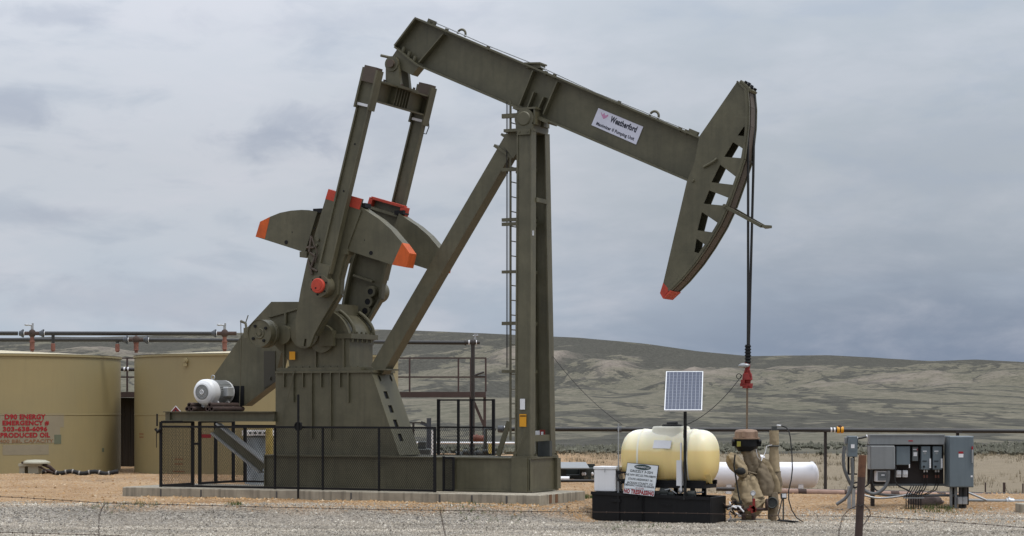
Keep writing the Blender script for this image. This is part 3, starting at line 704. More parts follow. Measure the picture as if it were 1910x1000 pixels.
# cross beam at the well end, its flange facing the road
u0=P(954,880,-.70).x
mb.box((u0,-.705,zb),(uR+.0,-.684,zt+.004))
for u in (uR-.03,):
    mb.box((uR+.002,-.684,zt-.028),(uR+.10,.66,zt+.002)); mb.box((uR+.002,-.684,zb),(uR+.10,.66,zb+.028))
    mb.box((uR+.05,-.684,zb+.03),(uR+.07,.66,zt-.03))
mb.box((uR+.002,.50,zb+.03),(uR+.14,.68,zt-.03))
mb.box((uR+.002,-.684,zb+.03),(uR+.03,-.655,zt-.03))
for k in range(10):
    u=uL+.3+(uR-uL-.6)*k/9; mb.box((u,-.36,zb+.05),(u+.12,.36,zt-.05))
# deck plate between the beams
mb.box((uL+.1,-.37,zt-.025),(uR-.7,.37,zt-.012))
pj('base_skid',mb)
# pedestal --------------------------------------------------------
mb=MB()
VP=.44
body=UZ([(514,850),(514,697),(692,697),(744,850)],-VP)
zt2=P(600,696,-VP).z; 
body=[(body[0][0],zt),(body[1][0],zt2),(body[2][0],zt2),(body[3][0],zt)]
mb.prism([(a,b) for a,b in body],-VP,VP)
uA=P(513,690,-.5).x; uB=P(693,690,-.5).x
mb.box((uA,-.50,zt2+.002),(uB+.03,.50,zt2+.05)); mb.box((uA+.02,-.47,zt2+.052),(uB-.28,.47,zt2+.12))
for px,y1 in ((528.8,722),(546.4,750),(564,722),(580.6,818),(598,722),(616,820),(633,722),(649,751)):
    u=P(px,700,-.5).x; z1=P(px,y1,-.48).z; mb.box((u-.012,-.50,z1),(u+.012,-VP-.001,zt2))
for k in range(12):
    u=uA+.12+(uB-uA-.5)*k/11; mb.cyl((u,-.42,zt2+.12),(u,-.42,zt2+.15),.025,6); 
ped=pj('pedestal',mb)
# sloping perforated plate on the pedestal end, light from above put into a lighter olive
mb=MB()
a=Vector((body[2][0],0,body[2][1])); b=Vector((body[3][0],0,body[3][1])); d=(b-a); Ls=d.length; d.normalize(); nrm=Vector((-d.z,0,d.x)); nrm=nrm if nrm.x>0 else -nrm
def ringhole(t,v,w,h,n=0):
    if n: return [(v+w*math.cos(6.283*k/n),t+h*math.sin(6.283*k/n)) for k in range(n)]
    return [(v-w,t-h),(v+w,t-h),(v+w,t+h),(v-w,t+h)]
loops=[[(-VP-.03,0),(VP+.03,0),(VP+.03,Ls),(-VP-.03,Ls)]]
loops.append(ringhole(.13,-.20,.05,.08,10)); loops.append(ringhole(.13,.30,.05,.08,10))
for px,py in ((711,738),(720,764),(728,790.6),(737,817)):
    z=P(px,py,-.1).z; t=(a.z-z)/(-d.z); loops.append(ringhole(t,-.16,.085,.085))
tr=tessellate_polygon([[Vector((q[0],q[1],0)) for q in l] for l in loops]); fl=[q for l in loops for q in l]
vs=[a+d*q[1]+nrm*.035+Vector((0,q[0],0)) for q in fl]; vs2=[v-nrm*.02 for v in vs]; nn=len(vs)
fs=[]
for t in tr:
    e=(vs[t[1]]-vs[t[0]]).cross(vs[t[2]]-vs[t[0]]); t=t if e.dot(nrm)>0 else tuple(reversed(t)); fs+= [t,tuple(nn+i for i in reversed(t))]
o=0
for l in loops:
    k=len(l); fs+=[(o+i,o+(i+1)%k,nn+o+(i+1)%k,nn+o+i) for i in range(k)]; o+=k
mb.add(vs+vs2,fs); 
pj('end_plate',mb,M_olive_lt,ped)
# black faces standing for the shade inside the openings
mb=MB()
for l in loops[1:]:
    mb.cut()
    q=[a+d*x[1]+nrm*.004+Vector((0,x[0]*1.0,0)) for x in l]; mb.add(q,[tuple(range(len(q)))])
pj('hole_shade',mb,M_black,ped)
# gearbox ----------------------------------------------------------
VG=.42
mb=MB()
zG=zt2+.121
cU,cZ=(lambda q:(q.x,q.z))(P(596,642,-VG)); 
def arcp(r,a0,a1,n): return [(cU+r*math.cos(R(a0+(a1-a0)*k/n)),cZ+r*math.sin(R(a0+(a1-a0)*k/n))) for k in range(n+1)]
lo=P(545,690,-VG); ro=P(652,690,-VG); sp=P(650,627,-VG)
rr=sp.x-cU
# lower housing with belly towards the brake drum
low=UZ([(540,688),(538,672),(520,652),(508,640),(505,625),(520,600),(652,628),(652,688)],-VG)
low=[(u,max(z,zG)) for u,z in low]
mb.prism(low,-VG,VG)
# rounded cover: a drum over the big gear
rg=rr*1.0
mb.prism(UZ([(512,612),(500,600),(505,592),(548,578),(585,572),(600,566),(622,566)],-VG+.03)+arcp(rg*1.02,62,0,10)+[(cU,sp.z-.0)],-VG+.03,VG+.25,smooth_side=False)
mb.prism(arcp(rg*1.06,75,8,12)+list(reversed(arcp(rg*.93,75,8,12))),-VG,-VG+.10)
mb.prism(arcp(rg*1.06,75,8,12)+list(reversed(arcp(rg*.93,75,8,12))),VG+.16,VG+.26)
# split flange
f0=P(583,628,-VG-.05); mb.box((f0.x,-VG-.05,sp.z-.05),(sp.x+.10,VG+.28,sp.z+.055))
mb.box((sp.x-.02,VG-.05,zG),(sp.x+.0,VG+.22,sp.z-.05))
for k in range(5):
    v=-VG+.05+k*.2; mb.cyl((sp.x+.07,v,sp.z-.12),(sp.x+.07,v,sp.z+.10),.028,6)
# top housing seam and lifting lugs
e0=P(500,592,-VG-.0);e1=P(552,577,-VG-.0)
mb.bar((e0.x,-VG+.01,e0.z),(e1.x,-VG+.01,e1.z),.06,.035,(0,1,0))
l=P(534,593,-VG); mb.box((l.x-.02,-VG-.06,l.z-.14),(l.x+.02,-VG+.03,l.z+.10))
# bearing bosses
for (px,py,r,v0) in ((574,619,.36,.14),(534,625,.20,.16),(604,632,.30,.10)):
    q=P(px,py,-VG); mb.cyl((q.x,-VG-v0,q.z),(q.x,-VG+.02,q.z),r,24)
q=P(611,628,-VG-.1); mb.box((q.x-.16,-VG-.16,q.z-.20),(q.x+.16,-VG,q.z+.13))
for px in (531,590,642):
    q=P(px,660,-VG); mb.box((q.x-.02,-VG-.05,zG),(q.x+.02,-VG+.01,q.z+.34))
gb=pj('gearbox',mb)
mb=MB(); q=P(541,656,-VG-.06); q2=P(551.5,671,-VG-.06)
mb.box((q.x,-VG-.09,q2.z),(q2.x,-VG-.075,q.z)); pj('warning_tag',mb,M_yellow,gb)
mb=MB()
for v,k in ((-VG+.20,1),(VG+.20,1)):
    c0=Vector((cU,v,cZ)); pts=[Vector((cU+rg*1.13*math.cos(R(t)),v,cZ+rg*1.13*math.sin(R(t)))) for t in range(62,24,-6)]
    pts.append(pts[-1]+Vector((.03,0,-.16))); pts.append(pts[-1]+Vector((-.07,0,-.02)))
    mb.cut(); mb.tube(pts,.045,6)
pj('lifting_hook',mb,M_olive_lt,gb)
# brake drum
mb=MB(); q=P(484.5,622,-1.0); r=26.0/88
mb.lathe((q.x,-1.0,q.z),(0,1,0),[(0,r*.90),(0,r*.98),(-.02,r*.98),(-.02,r),(.03,r*1.0),(.05,r*.97),(.20,r*.97),(.22,r*1.03),(.30,r*1.03),(.30,.1),(.62,.1)],36)
for k in range(4):
    t=R(35+90*k); mb.cyl((q.x+.19*math.cos(t),-1.03,q.z+.19*math.sin(t)),(q.x+.19*math.cos(t),-.995,q.z+.19*math.sin(t)),.033,10,1)
mb.torus((q.x,-1.004,q.z),(0,1,0),.10,.018,0,4.8,14)
mb.cyl((q.x,-1.03,q.z),(q.x,-.99,q.z),.045,8)
dr=pj('brake_drum',mb,[M_olive,M_black])
mb=MB(); p1=P(449,599,-.9);p2=P(458,603,-.9);p3=P(461,622,-.9)
mb.tube([p1,p2,p3],.03,6);mb.tube([p2,P(463,588,-.9)],.012,5);mb.tube([p1,P(450,640,-.9),P(447,757,-.8)],.010,5)
mb.box((p3.x-.06,-.95,p3.z-.1),(p3.x+.1,-.85,p3.z+.12))
pj('brake_lever',mb,M_olive)
# belt guard (behind the drum, on the far side)
VB=.52
mb=MB()
g=UZ([(506,563),(566,563),(530,640),(513,700),(513,713),(455,757.5),(402,757.5),(402,712),(399,700),(462,610)],VB)
mb.prism(g,VB,VB+.34)
q=P(480,625,VB-.02)
mb.prism(UZ([(492,655),(513,655),(513,713),(492,725)],VB-.02),VB-.02,VB-.001,m=1)
mb.cyl((P(506,706,VB-.03).x,VB-.03,P(506,706,VB-.03).z),(P(506,706,VB).x,VB-.021,P(506,706,VB).z),.04,12,1)
gd=pj('belt_guard',mb,[M_olive,mat('dark_guard_paint',(.05,.044,.03),.6)])
mb=MB(); mb.prism(UZ([(422,720),(455,720),(455,757),(422,757)],VB-.012),VB-.012,VB-.002); pj('guard_opening',mb,M_black,gd)
# motor platform, rails, brace ------------------------------------
mb=MB()
mbr=MB(); z0=P(400,786,-.5).z; z1=P(400,767.5,-.5).z
for v in (-.52,.45):
    ua=P(309,770,-.52).x; ub=uA+.0
    mb.box((ua,v-.10,z1-.02),(ub,v+.10,z1)); mb.box((ua,v-.10,z0),(ub,v+.10,z0+.02)); mb.box((ua,v-.012,z0+.02),(ub,v+.012,z1-.02))
    mb.box((ua+.14,v-.08,z0+.02),(ua+.16,v-.012,z1-.02))
    if v<0:
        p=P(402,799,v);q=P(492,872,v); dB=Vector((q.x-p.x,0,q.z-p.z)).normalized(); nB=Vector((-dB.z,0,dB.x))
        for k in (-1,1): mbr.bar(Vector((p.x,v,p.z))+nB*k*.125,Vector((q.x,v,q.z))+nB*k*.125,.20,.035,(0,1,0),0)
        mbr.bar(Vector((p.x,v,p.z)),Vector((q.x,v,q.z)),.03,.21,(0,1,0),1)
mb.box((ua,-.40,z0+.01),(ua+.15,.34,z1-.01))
pj('motor_platform',mb)
pj('platform_brace',mbr,[mat('sunlit_flange_grey',(.30,.30,.285),.5,.2,.15,4),M_olive])  # paler flanges: their sunlit look is put into the colour
mb=MB()
for px in (352,390):
    u=P(px,762,-.6).x; mb.cut()
    for dz,du in ((0,0),(-.0,.11),(.085,.055)):
        mb.lathe((u+du-.03,-.62,z1+.055+dz),(0,1,0),[(0,.03),(0,.055),(1.25,.055),(1.25,.0)],10,0,False)
pj('slide_rail',mb,M_rustdk)
mb=MB(); q=P(378.5,731.5,-.45); r=.285
mc=(q.x,q.z)
mb.lathe((q.x,-.48,q.z),(0,1,0),[(0,.165),(-.005,.17),(.0,.19),(.0,.195),(.04,.25),(.10,.285),(.20,.29),(.30,.285),(.31,.262)],36)
for k in range(40):
    t=2*math.pi*k/40; c,s=math.cos(t),math.sin(t)
    p0=Vector((q.x+.235*c,0,q.z+.235*s)); 
    mb.bar((q.x+.245*c,-.17,q.z+.245*s),(q.x+.245*c,.36,q.z+.245*s),.012,.05,(-s,0,c),1)
mb.cyl((q.x,-.17,q.z),(q.x,.36,q.z),.236,32,1)
mb.lathe((q.x,.36,q.z),(0,1,0),[(0,.27),(.05,.27),(.09,.22),(.13,.12),(.30,.04),(.30,.0)],28)
mb.cbox((q.x+.20,-.02,q.z-.1),(q.x+.36,.25,q.z+.12),.02,1)
mt=pj('electric_motor',mb,[M_motor,M_motorg],None,'white electric motor with grey fan grille')
mb=MB(); mb.lathe((q.x,-.485,q.z),(0,1,0),[(-.012,.0),(-.012,.165),(.01,.166)],28,0)
mb.torus((q.x,-.50,q.z),(0,1,0),.045,.012,n=14,m=1); mb.cyl((q.x,-.51,q.z),(q.x,-.49,q.z),.014,8,1)
for rr_ in (.07,.10,.13,.155): mb.torus((q.x,-.496,q.z),(0,1,0),rr_,.006,n=24,m=2)
pj('fan_grille',mb,[M_motorg,M_motor,M_darkgrey],mt)
mb=MB()
for v in (-.22,.20):
    for s in (-1,1): mb.cut(); mb.box((q.x+s*.22-.11,v,q.z-.335),(q.x+s*.22+.11,v+.10,q.z-.27)); mb.bar((q.x+s*.2,v+.05,q.z-.28),(q.x+s*.16,v+.05,q.z-.18),.06,.08)
pj('motor_foot',mb,M_motor,mt)
mb=MB(); mb.torus((q.x,-.05,q.z+.33),(0,1,0),.045,.013,n=14); mb.cyl((q.x,-.05,q.z+.25),(q.x,-.05,q.z+.29),.02,8); pj('lifting_eye',mb,M_steel,mt)
# hazard diamond on the platform end
mb=MB(); q=P(320.5,767.5,-.55); s=.13
dv_=-.40; dm=[(q.x-s*1.05,q.z-.0),(q.x,q.z-s),(q.x+s*1.05,q.z),(q.x,q.z+s)]
mb.prism(dm,dv_,dv_+.005,m=1); mb.prism([((a-q.x)*.82+q.x,(b-q.z)*.82+q.z) for a,b in dm],dv_-.004,dv_-.0005,m=0)
mb.box((q.x-.02,dv_-.006,q.z-.02),(q.x+.02,dv_-.0045,q.z+.04),2)
pj('hazard_placard',mb,[M_clampred,M_labelw,M_ink])

# cranks and counterweights (near one traced, far one the same turned round) ------------
VC=1.04
def mir(b): return (lambda v:-v) if b else (lambda v:v)
ck=UZ([(607,371),(674,392),(640,485),(631,520),(629,549),(600,598),(586,624),(578,646),(572.5,648),(572,632),(568,632),(566,646),(553,644),(552,622),(551,600),(561,540),(573,485)],-VC)
cap=UZ([(612.5,353),(675,371),(670,391),(607,371)],-VC)
wl=UZ([(568.7,471),(476.6,441.6),(485,413.7),(503.6,404.4),(522,397),(542,393),(562,391.5),(576,392),(592,395)],-1.0)
wl_tip=UZ([(476.6,441.6),(485,413.7),(503.6,404.4),(494,445.5)],-1.003)
wr=UZ([(645,466),(672,385),(690,397.5),(706.7,408.5),(728,427),(750,453),(764,472.5),(758,499),(731.5,494)],-1.0)
wr_tip=UZ([(750,453),(764,472.5),(758,499),(731.5,494)],-1.003)
pin=P(608,534.6,-VC); PIN=(pin.x,pin.z)
def make_crank(side):
    s=-1 if side<0 else 1
    def pr(mb,uz,a,b,m=0):
        lo,hi=sorted((s*a,s*b)); mb.prism(uz,lo,hi,m=m)
    mb=MB()
    # outer face plate, rim and a recessed inner face with ribs
    pr(mb,ck,VC-.08,VC); pr(mb,cap,VC-.02,VC+.004,1); pr(mb,cap,VC-.08,VC-.021,0)
    cu=[sum(p[i] for p in ck)/len(ck) for i in (0,1)]
    e=[ck[0],ck[1],ck[2],ck[3],ck[4],ck[5],ck[6],ck[14],ck[15],ck[16]]
    for i in range(len(e)):
        p,q=e[i],e[(i+1)%len(e)]
        lo=s*(VC-.15); mb.bar((p[0],lo,p[1]),(q[0],lo,q[1]),.14,.06,(0,1,0))
    for i,(p,q) in enumerate(((cap[3],cap[0]),(cap[0],cap[1]),(cap[1],cap[2])) if s>0 else ((cap[3],cap[0]),)):
        lo=s*(VC-.152); mb.bar((p[0],lo,p[1]),(q[0],lo,q[1]),.15,(.09,.055,.15)[i],(0,1,0),1)
    ax=Vector((ck[0][0]-ck[15][0],0,ck[0][1]-ck[15][1])).normalized(); nx=Vector((ax.z,0,-ax.x))
    b0=Vector((ck[15][0],0,ck[15][1]))
    for t in (.45,.95): 
        c0=b0+ax*t+Vector((0,s*(VC-.14),0)); mb.bar(c0+nx*.06,c0+nx*.56,.10,.04,(0,1,0))
    # pin seats
    for t in (0,.42,.80):
        c0=Vector((PIN[0],0,PIN[1]))-ax*t*.55+nx*.02
        mb.lathe((c0.x,s*(VC-.20),c0.z),(0,s,0),[(0,.07),(0,.12),(.12,.14)],16,0,False)
        mb.cyl((c0.x,s*(VC-.195),c0.z),(c0.x,s*(VC-.12),c0.z),.068,12,2)
    # bolts and clevis along the left edge and the sheet seam
    c=b0+ax*.62
    for t in (.15,.3,.5,.62): 
        c0=b0+ax*(.5+t)+nx*.1; mb.cyl((c0.x,s*(VC+.0),c0.z),(c0.x,s*(VC+.045),c0.z),.035,6)
    o=pj('crank_arm',mb,[M_olive,M_red,M_black])
    for (w,t,nm) in ((wl,wl_tip,0),(wr,wr_tip,1)):
        mb=MB(); pr(mb,w,.70,1.0)
        # orange end: a slightly proud painted casing over the tip
        tc=[(a,b) for a,b in t]; pr(mb,tc,.697,1.003,1)
        for (a_,b_),r_ in zip(UZ([(534,452),(587,426),(545,433)] if nm==0 else [(692,472),(662,421),(680,448)],-1.0),(.045,.018,.012)): mb.cyl((a_,s*.99,b_),(a_,s*1.006,b_),r_,10,2)
        e=w[-1] if nm==0 else w[1]
        mb.box((e[0]-.12,min(s*.72,s*.98),e[1]-.02),(e[0]+.10,max(s*.72,s*.98),e[1]+.07),2)
        e=w[0]; mb.box((e[0]-.10,min(s*.75,s*1.05),e[1]-.10),(e[0]+.07,max(s*.75,s*1.05),e[1]+.02),0)
        pj('counterweight',mb,[M_olive,M_orange,M_black],o)
    return o
ckn=make_crank(-1); ckf=make_crank(1)
# small pawl linkage on the near crank
mb=MB()
for a,b in (((581,440),(577,470)),((577,470),(588,478)),((588,478),(580,500)),((580,500),(592,506)),((572,462),(586,462)),((575,485),(582,512))):
    mb.tube([P(*a,-VC-.03),P(*b,-VC-.04)],.028,5)
mb.tube([P(581,440,-VC-.03),P(585,455,-VC-.06),P(592,470,-VC-.05),P(588,490,-VC-.04)],.014,5)
pj('pawl_linkage',mb,M_brownol,ckn)

# pitmans ------------------------------------------------------------
top=P(697,128,-1.2); TOPP=(top.x,top.z)
def make_pitman(s):
    mb=MB(); v=s*1.21
    a=Vector((PIN[0],v,PIN[1])); b=Vector((TOPP[0],v,TOPP[1])); d=(b-a).normalized(); n=Vector((d.z,0,-d.x)); L=(b-a).length
    lo=a+d*.30; hi=b-d*.70
    mb.bar(lo,hi,.05,.28,(0,1,0))
    for k in (-1,1): mb.bar(lo+n*k*.135,hi+n*k*.135,.15,.035,(0,1,0))
    mb.bar(a+d*.1,lo+d*.16,.17,.25,(0,1,0))
    # top block that grips the equalizer end
    mb.bar(b-d*.82,b-d*.26,.10,.31,(0,1,0)); 
    for k in (-1,1): mb.bar(b-d*.86+n*k*.165,b-d*.02+n*k*.165,.26,.04,(0,1,0))
    mb.bar(b-d*.30,b+d*.03,.26,.29,(0,1,0),1)
    mb.bar(b-d*.80+n*.0,b-d*.745,.165,.275,(0,1,0),2)
    # bearing housing at the crank pin
    mb.lathe((a.x,v-s*.14,a.z),(0,s,0),[(0,.20),(0,.235),(.26,.235),(.26,.15),(.28,.15)],32)
    for k in range(6):
        t=R(60*k+20); mb.cyl((a.x+.185*math.cos(t),v+s*.12,a.z+.185*math.sin(t)),(a.x+.185*math.cos(t),v+s*.135,a.z+.185*math.sin(t)),.022,6,3)
    for t in (.9,1.9): 
        c=hi-d*t; mb.cyl((c.x,v+s*.02,c.z),(c.x,v+s*.035,c.z),.02,8,3)
    o=pj('pitman_arm',mb,[M_olive,M_brownol,M_labelw,M_black])
    mb=MB(); mb.lathe((a.x,v+s*.13,a.z),(0,s,0),[(0,.155),(.05,.155),(.065,.14),(.065,.10),(.075,.10)],28); mb.cyl((a.x-.03,v+s*.2,a.z-.05),(a.x-.03,v+s*.21,a.z-.05),.02,8,1)
    pj('crank_pin_cap',mb,[M_red,M_black],o)
    return d,n
dP,nP=make_pitman(-1); make_pitman(1)
# equalizer beam
mb=MB(); tb=Vector((TOPP[0],0,TOPP[1]))-dP*.43
mb.ibeam(tb+Vector((0,-1.16,0)),tb+Vector((0,1.16,0)),.44,.32,dP,.03)
for v in (-.30,-.18,-.06,.06,.18,.30):
    for k in (-1,1): mb.bar(tb+nP*k*.085-dP*.18+Vector((0,v,0)),tb+nP*k*.085+dP*.18+Vector((0,v,0)),.02,.13,(0,1,0))
pj('equalizer_beam',mb)
mb=MB()
pc=P(736.5,121,-.12); c2=Vector((pc.x,0,pc.z)); bt=tb+dP*.222
for v in (-.20,.20):
    w=.05; 
    mb.prism([(bt.x-.19*nP.x,bt.z-.19*nP.z),(bt.x+.19*nP.x,bt.z+.19*nP.z),(c2.x+.15,c2.z),(c2.x+.09,c2.z+.14),(c2.x-.09,c2.z+.14),(c2.x-.15,c2.z)],v-w,v+w)
    mb.cyl((c2.x,v-.075 if v<0 else v+.075,c2.z),(c2.x,v-.0,c2.z),.16,20)
mb.bar(bt+Vector((0,-.34,0)),bt+Vector((0,.34,0)),.05,.60,dP)
mb.cyl((c2.x,-.34,c2.z),(c2.x,.34,c2.z),.085,16,1)
mb.cyl((c2.x-.05,-.24,c2.z+.14),(c2.x-.27,-.24,c2.z+.20),.03,8)
for v in (-.27,.27):
    for k in (-1,1): 
        q=bt+nP*k*.22+Vector((0,v,0)); mb.cyl(q,q+dP*.07,.03,6,1)
pj('equalizer_bearing',mb,[M_olive,M_brownol])

# walking beam ------------------------------------------------------
VW=.20
WB=lambda pts: UZ(pts,-VW)
t0,t1,e1,b2,b1=WB([(773,33),(1311,259.5),(1294,341.5),(777,121),(735,87)])
web=[t0,b1,b2,e1,t1]
mb=MB(); mb.prism(web,-.018,.018)
def flange(p,q,w=VW,t=.035,inward=1,m=0):
    p=Vector((p[0],0,p[1]));q=Vector((q[0],0,q[1])); mb.bar(p,q,2*w,t,(0,1,0),m)
dW=Vector((t1[0]-t0[0],0,t1[1]-t0[1])).normalized(); nW=Vector((-dW.z,0,dW.x))
if nW.z<0: nW=-nW
flange(t0,t1);flange(b2,e1);flange(b1,b2);flange((t0[0]+.0,t0[1]-.02),(b1[0],b1[1]+.02))
def stiff(a,b,v0=-VW+.015,t=.025):
    a,b=WB([a,b])
    for s in (1,-1):
        c=s*(v0-.02)/2; mb.bar((a[0],c,a[1]),(b[0],c,b[1]),abs(v0+.02),t,(0,1,0))
for a,b in (((825,63),(780,116)),((993,131),(967,196)),((1038,152),(1012,213)),((994.5,171),(982,203)),((1013,180),(999,210))): stiff(a,b)
# thick pad under the saddle bearing
s0,s1=WB([(958,198),(1023,226)]); flange((s0[0],s0[1]-.035),(s1[0],s1[1]-.035),.24,.045)
# tail bearing bracket
tb0,tb1=WB([(737,92),(778,124)])
mb.prism([tb0,tb1,(tb1[0]-.16,tb1[1]-.16),(c2.x+.12,c2.z-.10),(c2.x-.10,c2.z-.08),(c2.x-.12,c2.z+.10)],-.13,.13)
wb=pj('walking_beam',mb)
# bolts at tail
mb=MB()
for k in (.3,.55,.8):
    q=Vector((b1[0]+(b2[0]-b1[0])*k,-.12,b1[1]+(b2[1]-b1[1])*k)); mb.cut(); mb.cyl(q,q+Vector((.05,0,.11)),.05,6)
pj('bearing_bolt',mb,M_olive,wb)
# top fittings
for px,py in ((859.5,64),(1219,217)):
    mb=MB(); q=P(px,py+3,-.0)+nW*.04; mb.torus(q,(0,1,0),.095,.026,R(-105),R(105),12,0,nW); pj('lifting_eye',mb,M_olive,wb)
mb=MB(); q=P(999,120,0); X_=Vector((1,0,-.06)); mb.bar(q-X_*.16-Vector((0,0,.05)),q+X_*.16-Vector((0,0,.05)),.26,.09,(0,1,0)); mb.bar(q-X_*.18,q+X_*.18,.36,.03,(0,1,0));mb.bar(q+X_*.15-Vector((0,0,.22)),q+X_*.15,.02,.03,(0,1,0))
pj('top_bracket',mb,M_olive_lt,wb)
mb=MB(); pts=[P(806,40,-.1),P(830,50,-.1),P(912,86,-.1),P(1000,121,-.1),P(1110,172,-.1),P(1200,208,-.1),P(1240,226,-.1),P(1292,246,-.1)]
mb.tube(pts,.014,5)
for px,py in ((805,42),(833,55),(910,88),(1018,134),(1034,140),(1155,190),(1268,239),(1280,244)):
    q=P(px,py+2,-.1); mb.bar(q-nW*.045,q+nW*.04,.06,.06,(0,1,0),1)
q=P(806,41,-.1); mb.bar(q-dW*.10,q+dW*.10,.06,.08,(0,1,0),1); q=P(1294,247,-.1); mb.bar(q-dW*.10,q+dW*.10,.10,.08,(0,1,0),1)
pj('safety_cable',mb,[M_steel,M_olive],wb)
# name plate
mb=MB(); vn=-.024
TL,TR,BR,BL=[P(a,b,vn) for a,b in ((1116.6,201.8),(1200,236.6),(1186.6,269.8),(1103.4,233.4))]
EX=(TR-TL);EY=(BL-TL)
off=Vector((0,-.012,0))
mb.add([TL+off,TR+off,BR+off,BL+off,TL,TR,BR,BL],[(0,3,2,1),(0,1,5,4),(1,2,6,5),(2,3,7,6),(3,0,4,7)],0)
def npt(a,b,k=.0145): return TL+EX*a+EY*b+Vector((0,-k,0))
def ntext(st,a0,a1,b,hh,m,bold):
    p=npt(a0,b); ex=EX.normalized(); ey=-EY.normalized(); mb.text(st,p,ex,ey,EX.length*(a1-a0),EY.length*hh,m,bold,off=.0)
ntext('Weatherford',.32,.905,.435,.31,1,.045)
ntext('Maximizer II Pumping Unit',.085,.93,.885,.175,1,.03)
em=[(.088,.13),(.12,.22),(.135,.24),(.155,.13),(.165,.13),(.185,.24),(.20,.22),(.243,.12),(.252,.20),(.235,.30),(.183,.45),(.115,.28),(.092,.20)]
mb.add([npt(a,b) for a,b in em],[tuple(reversed(range(len(em))))],2)
pj('name_plate',mb,[M_plate,M_ink,M_pink],wb)

# horse head --------------------------------------------------------
HV=.21
out=[(1375,152),(1392.5,172),(1394,233),(1386,297.5),(1375,330),(1356,384),(1340,420),(1317.5,457.5),(1295,490),(1255,536),(1248,541.5),(1236,530),(1281,339),(1296,301),(1304,255)]
# the near edge of the curved track (smoothly resampled arc)
arc=[(1391.5,168),(1394.3,200),(1393.5,235),(1386.5,297),(1375,333),(1357,384),(1340,420),(1318,457),(1296,489),(1270,520),(1248,541.5)]
head=[(1375,152)]+arc+[(1237,528),(1281,339),(1296,301),(1304,255)]
holes=[[(1387.5,236),(1390,238),(1388.5,254),(1375.6,252.7)],[(1367,265),(1385,277),(1382,295),(1351,292.4)],[(1343,307),(1374,331),(1369,345),(1327,340)],
       [(1322.5,355),(1361,370),(1356,384),(1312.5,380)],[(1309,395.5),(1341,417.5),(1333.5,434),(1300.5,429.5)],[(1299,445),(1318.5,459),(1308,474),(1295,470)]]
mb=MB()
hu=UZ(head,-HV); hh=[UZ(h,-HV) for h in holes]
for v0 in (-HV,HV-.025): mb.prism(hu,v0,v0+.025,hh)
# back closing plate and stiffeners inside the box
au=UZ(arc,-HV)
for i in range(len(au)-1):
    a,b=au[i],au[i+1]
    mb.bar((a[0],0,a[1]),(b[0],0,b[1]),2*HV+.10,.05,(0,1,0),0)
    d=Vector((b[0]-a[0],0,b[1]-a[1])).normalized(); n=Vector((-d.z,0,d.x)); n=n if n.x>0 else -n
    a3=Vector((a[0],0,a[1]))+n*.03; b3=Vector((b[0],0,b[1]))+n*.03
    mb.bar(a3,b3,.26,.035,(0,1,0),1)
    for s in (-1,1): mb.bar(a3+Vector((0,s*.225,0))-n*.0,b3+Vector((0,s*.225,0)),.04,.045,(0,1,0),0)
lp=UZ([(1375,152),(1391.5,168)],-HV); mb.bar((lp[0][0],0,lp[0][1]),(lp[1][0],0,lp[1][1]),2*HV+.06,.03,(0,1,0))
bp_=UZ([(1375,152),(1304,255),(1296,301),(1281,339),(1237,528)],-HV)
for i in range(4): mb.bar((bp_[i][0]+.02,0,bp_[i][1]),(bp_[i+1][0]+.02,0,bp_[i+1][1]),2*HV-.06,.02,(0,1,0))
# hand hook, bolt and lug on the near plate
a,b=P(1313,312,-HV),P(1334,301,-HV); mb.tube([a+Vector((0,-.02,0)),b+Vector((0,-.06,0)),b+Vector((.04,-.03,.05))],.028,6)
a=P(1293,337,-HV); mb.cyl(a+Vector((0,-.05,0)),a,.03,8); a=P(1294,490,-HV); mb.cyl(a+Vector((0,-.03,0)),a,.03,8)
hh_=pj('horse_head',mb,[M_olive,M_brownol])
mb=MB(); tp=UZ([(1248.5,541),(1237,527.5),(1231,547),(1236,556)],-HV); 
mb.prism(tp,-HV-.003,HV+.003); q=UZ([(1257,533),(1238,557),(1251,558),(1269,540)],-HV-.05)
mb.prism(UZ([(1250,541),(1236,556),(1237.5,557.5),(1253,543)],-HV-.05),-HV-.05,HV+.06)
pj('painted_tip',mb,M_red,hh_)
mb=MB(); tpz=P(1399,163,0); dT=Vector((.62,0,-.5)).normalized()
q0=P(1383,152,-.1);q1=P(1403,171,-.1)
mb.bar((q0.x,0,q0.z),(q1.x,0,q1.z),.36,.05,(0,1,0))
for k in (.3,.55,.85):
    for v in (-.1,.1): q=Vector((q0.x+(q1.x-q0.x)*k,v,q0.z+(q1.z-q0.z)*k)); mb.cyl(q,q+Vector((.04,0,.06)),.035,6,1)
pj('cable_clamp_plate',mb,[M_olive_lt,M_black],hh_)
# guide fork round the bridle
mb=MB()
f1=P(1350,384,-HV-.06); f2=P(1420,422,-.15)
for s in (-1,1): 
    a=Vector((f1.x,s*(HV+.06),f1.z)); b=Vector((f2.x,s*.16,f2.z)); mb.bar(a,b,.05,.06,(0,1,0))
e=Vector((f2.x+.14,0,f2.z-.005))
for s in (-1,1): mb.bar(Vector((f2.x,s*.16,f2.z)),e,.05,.06,(0,0,1))
mb.cyl((f1.x+.02,-HV-.1,f1.z),(f1.x+.02,-HV,f1.z),.035,8)
pj('guide_fork',mb,M_olive,hh_)

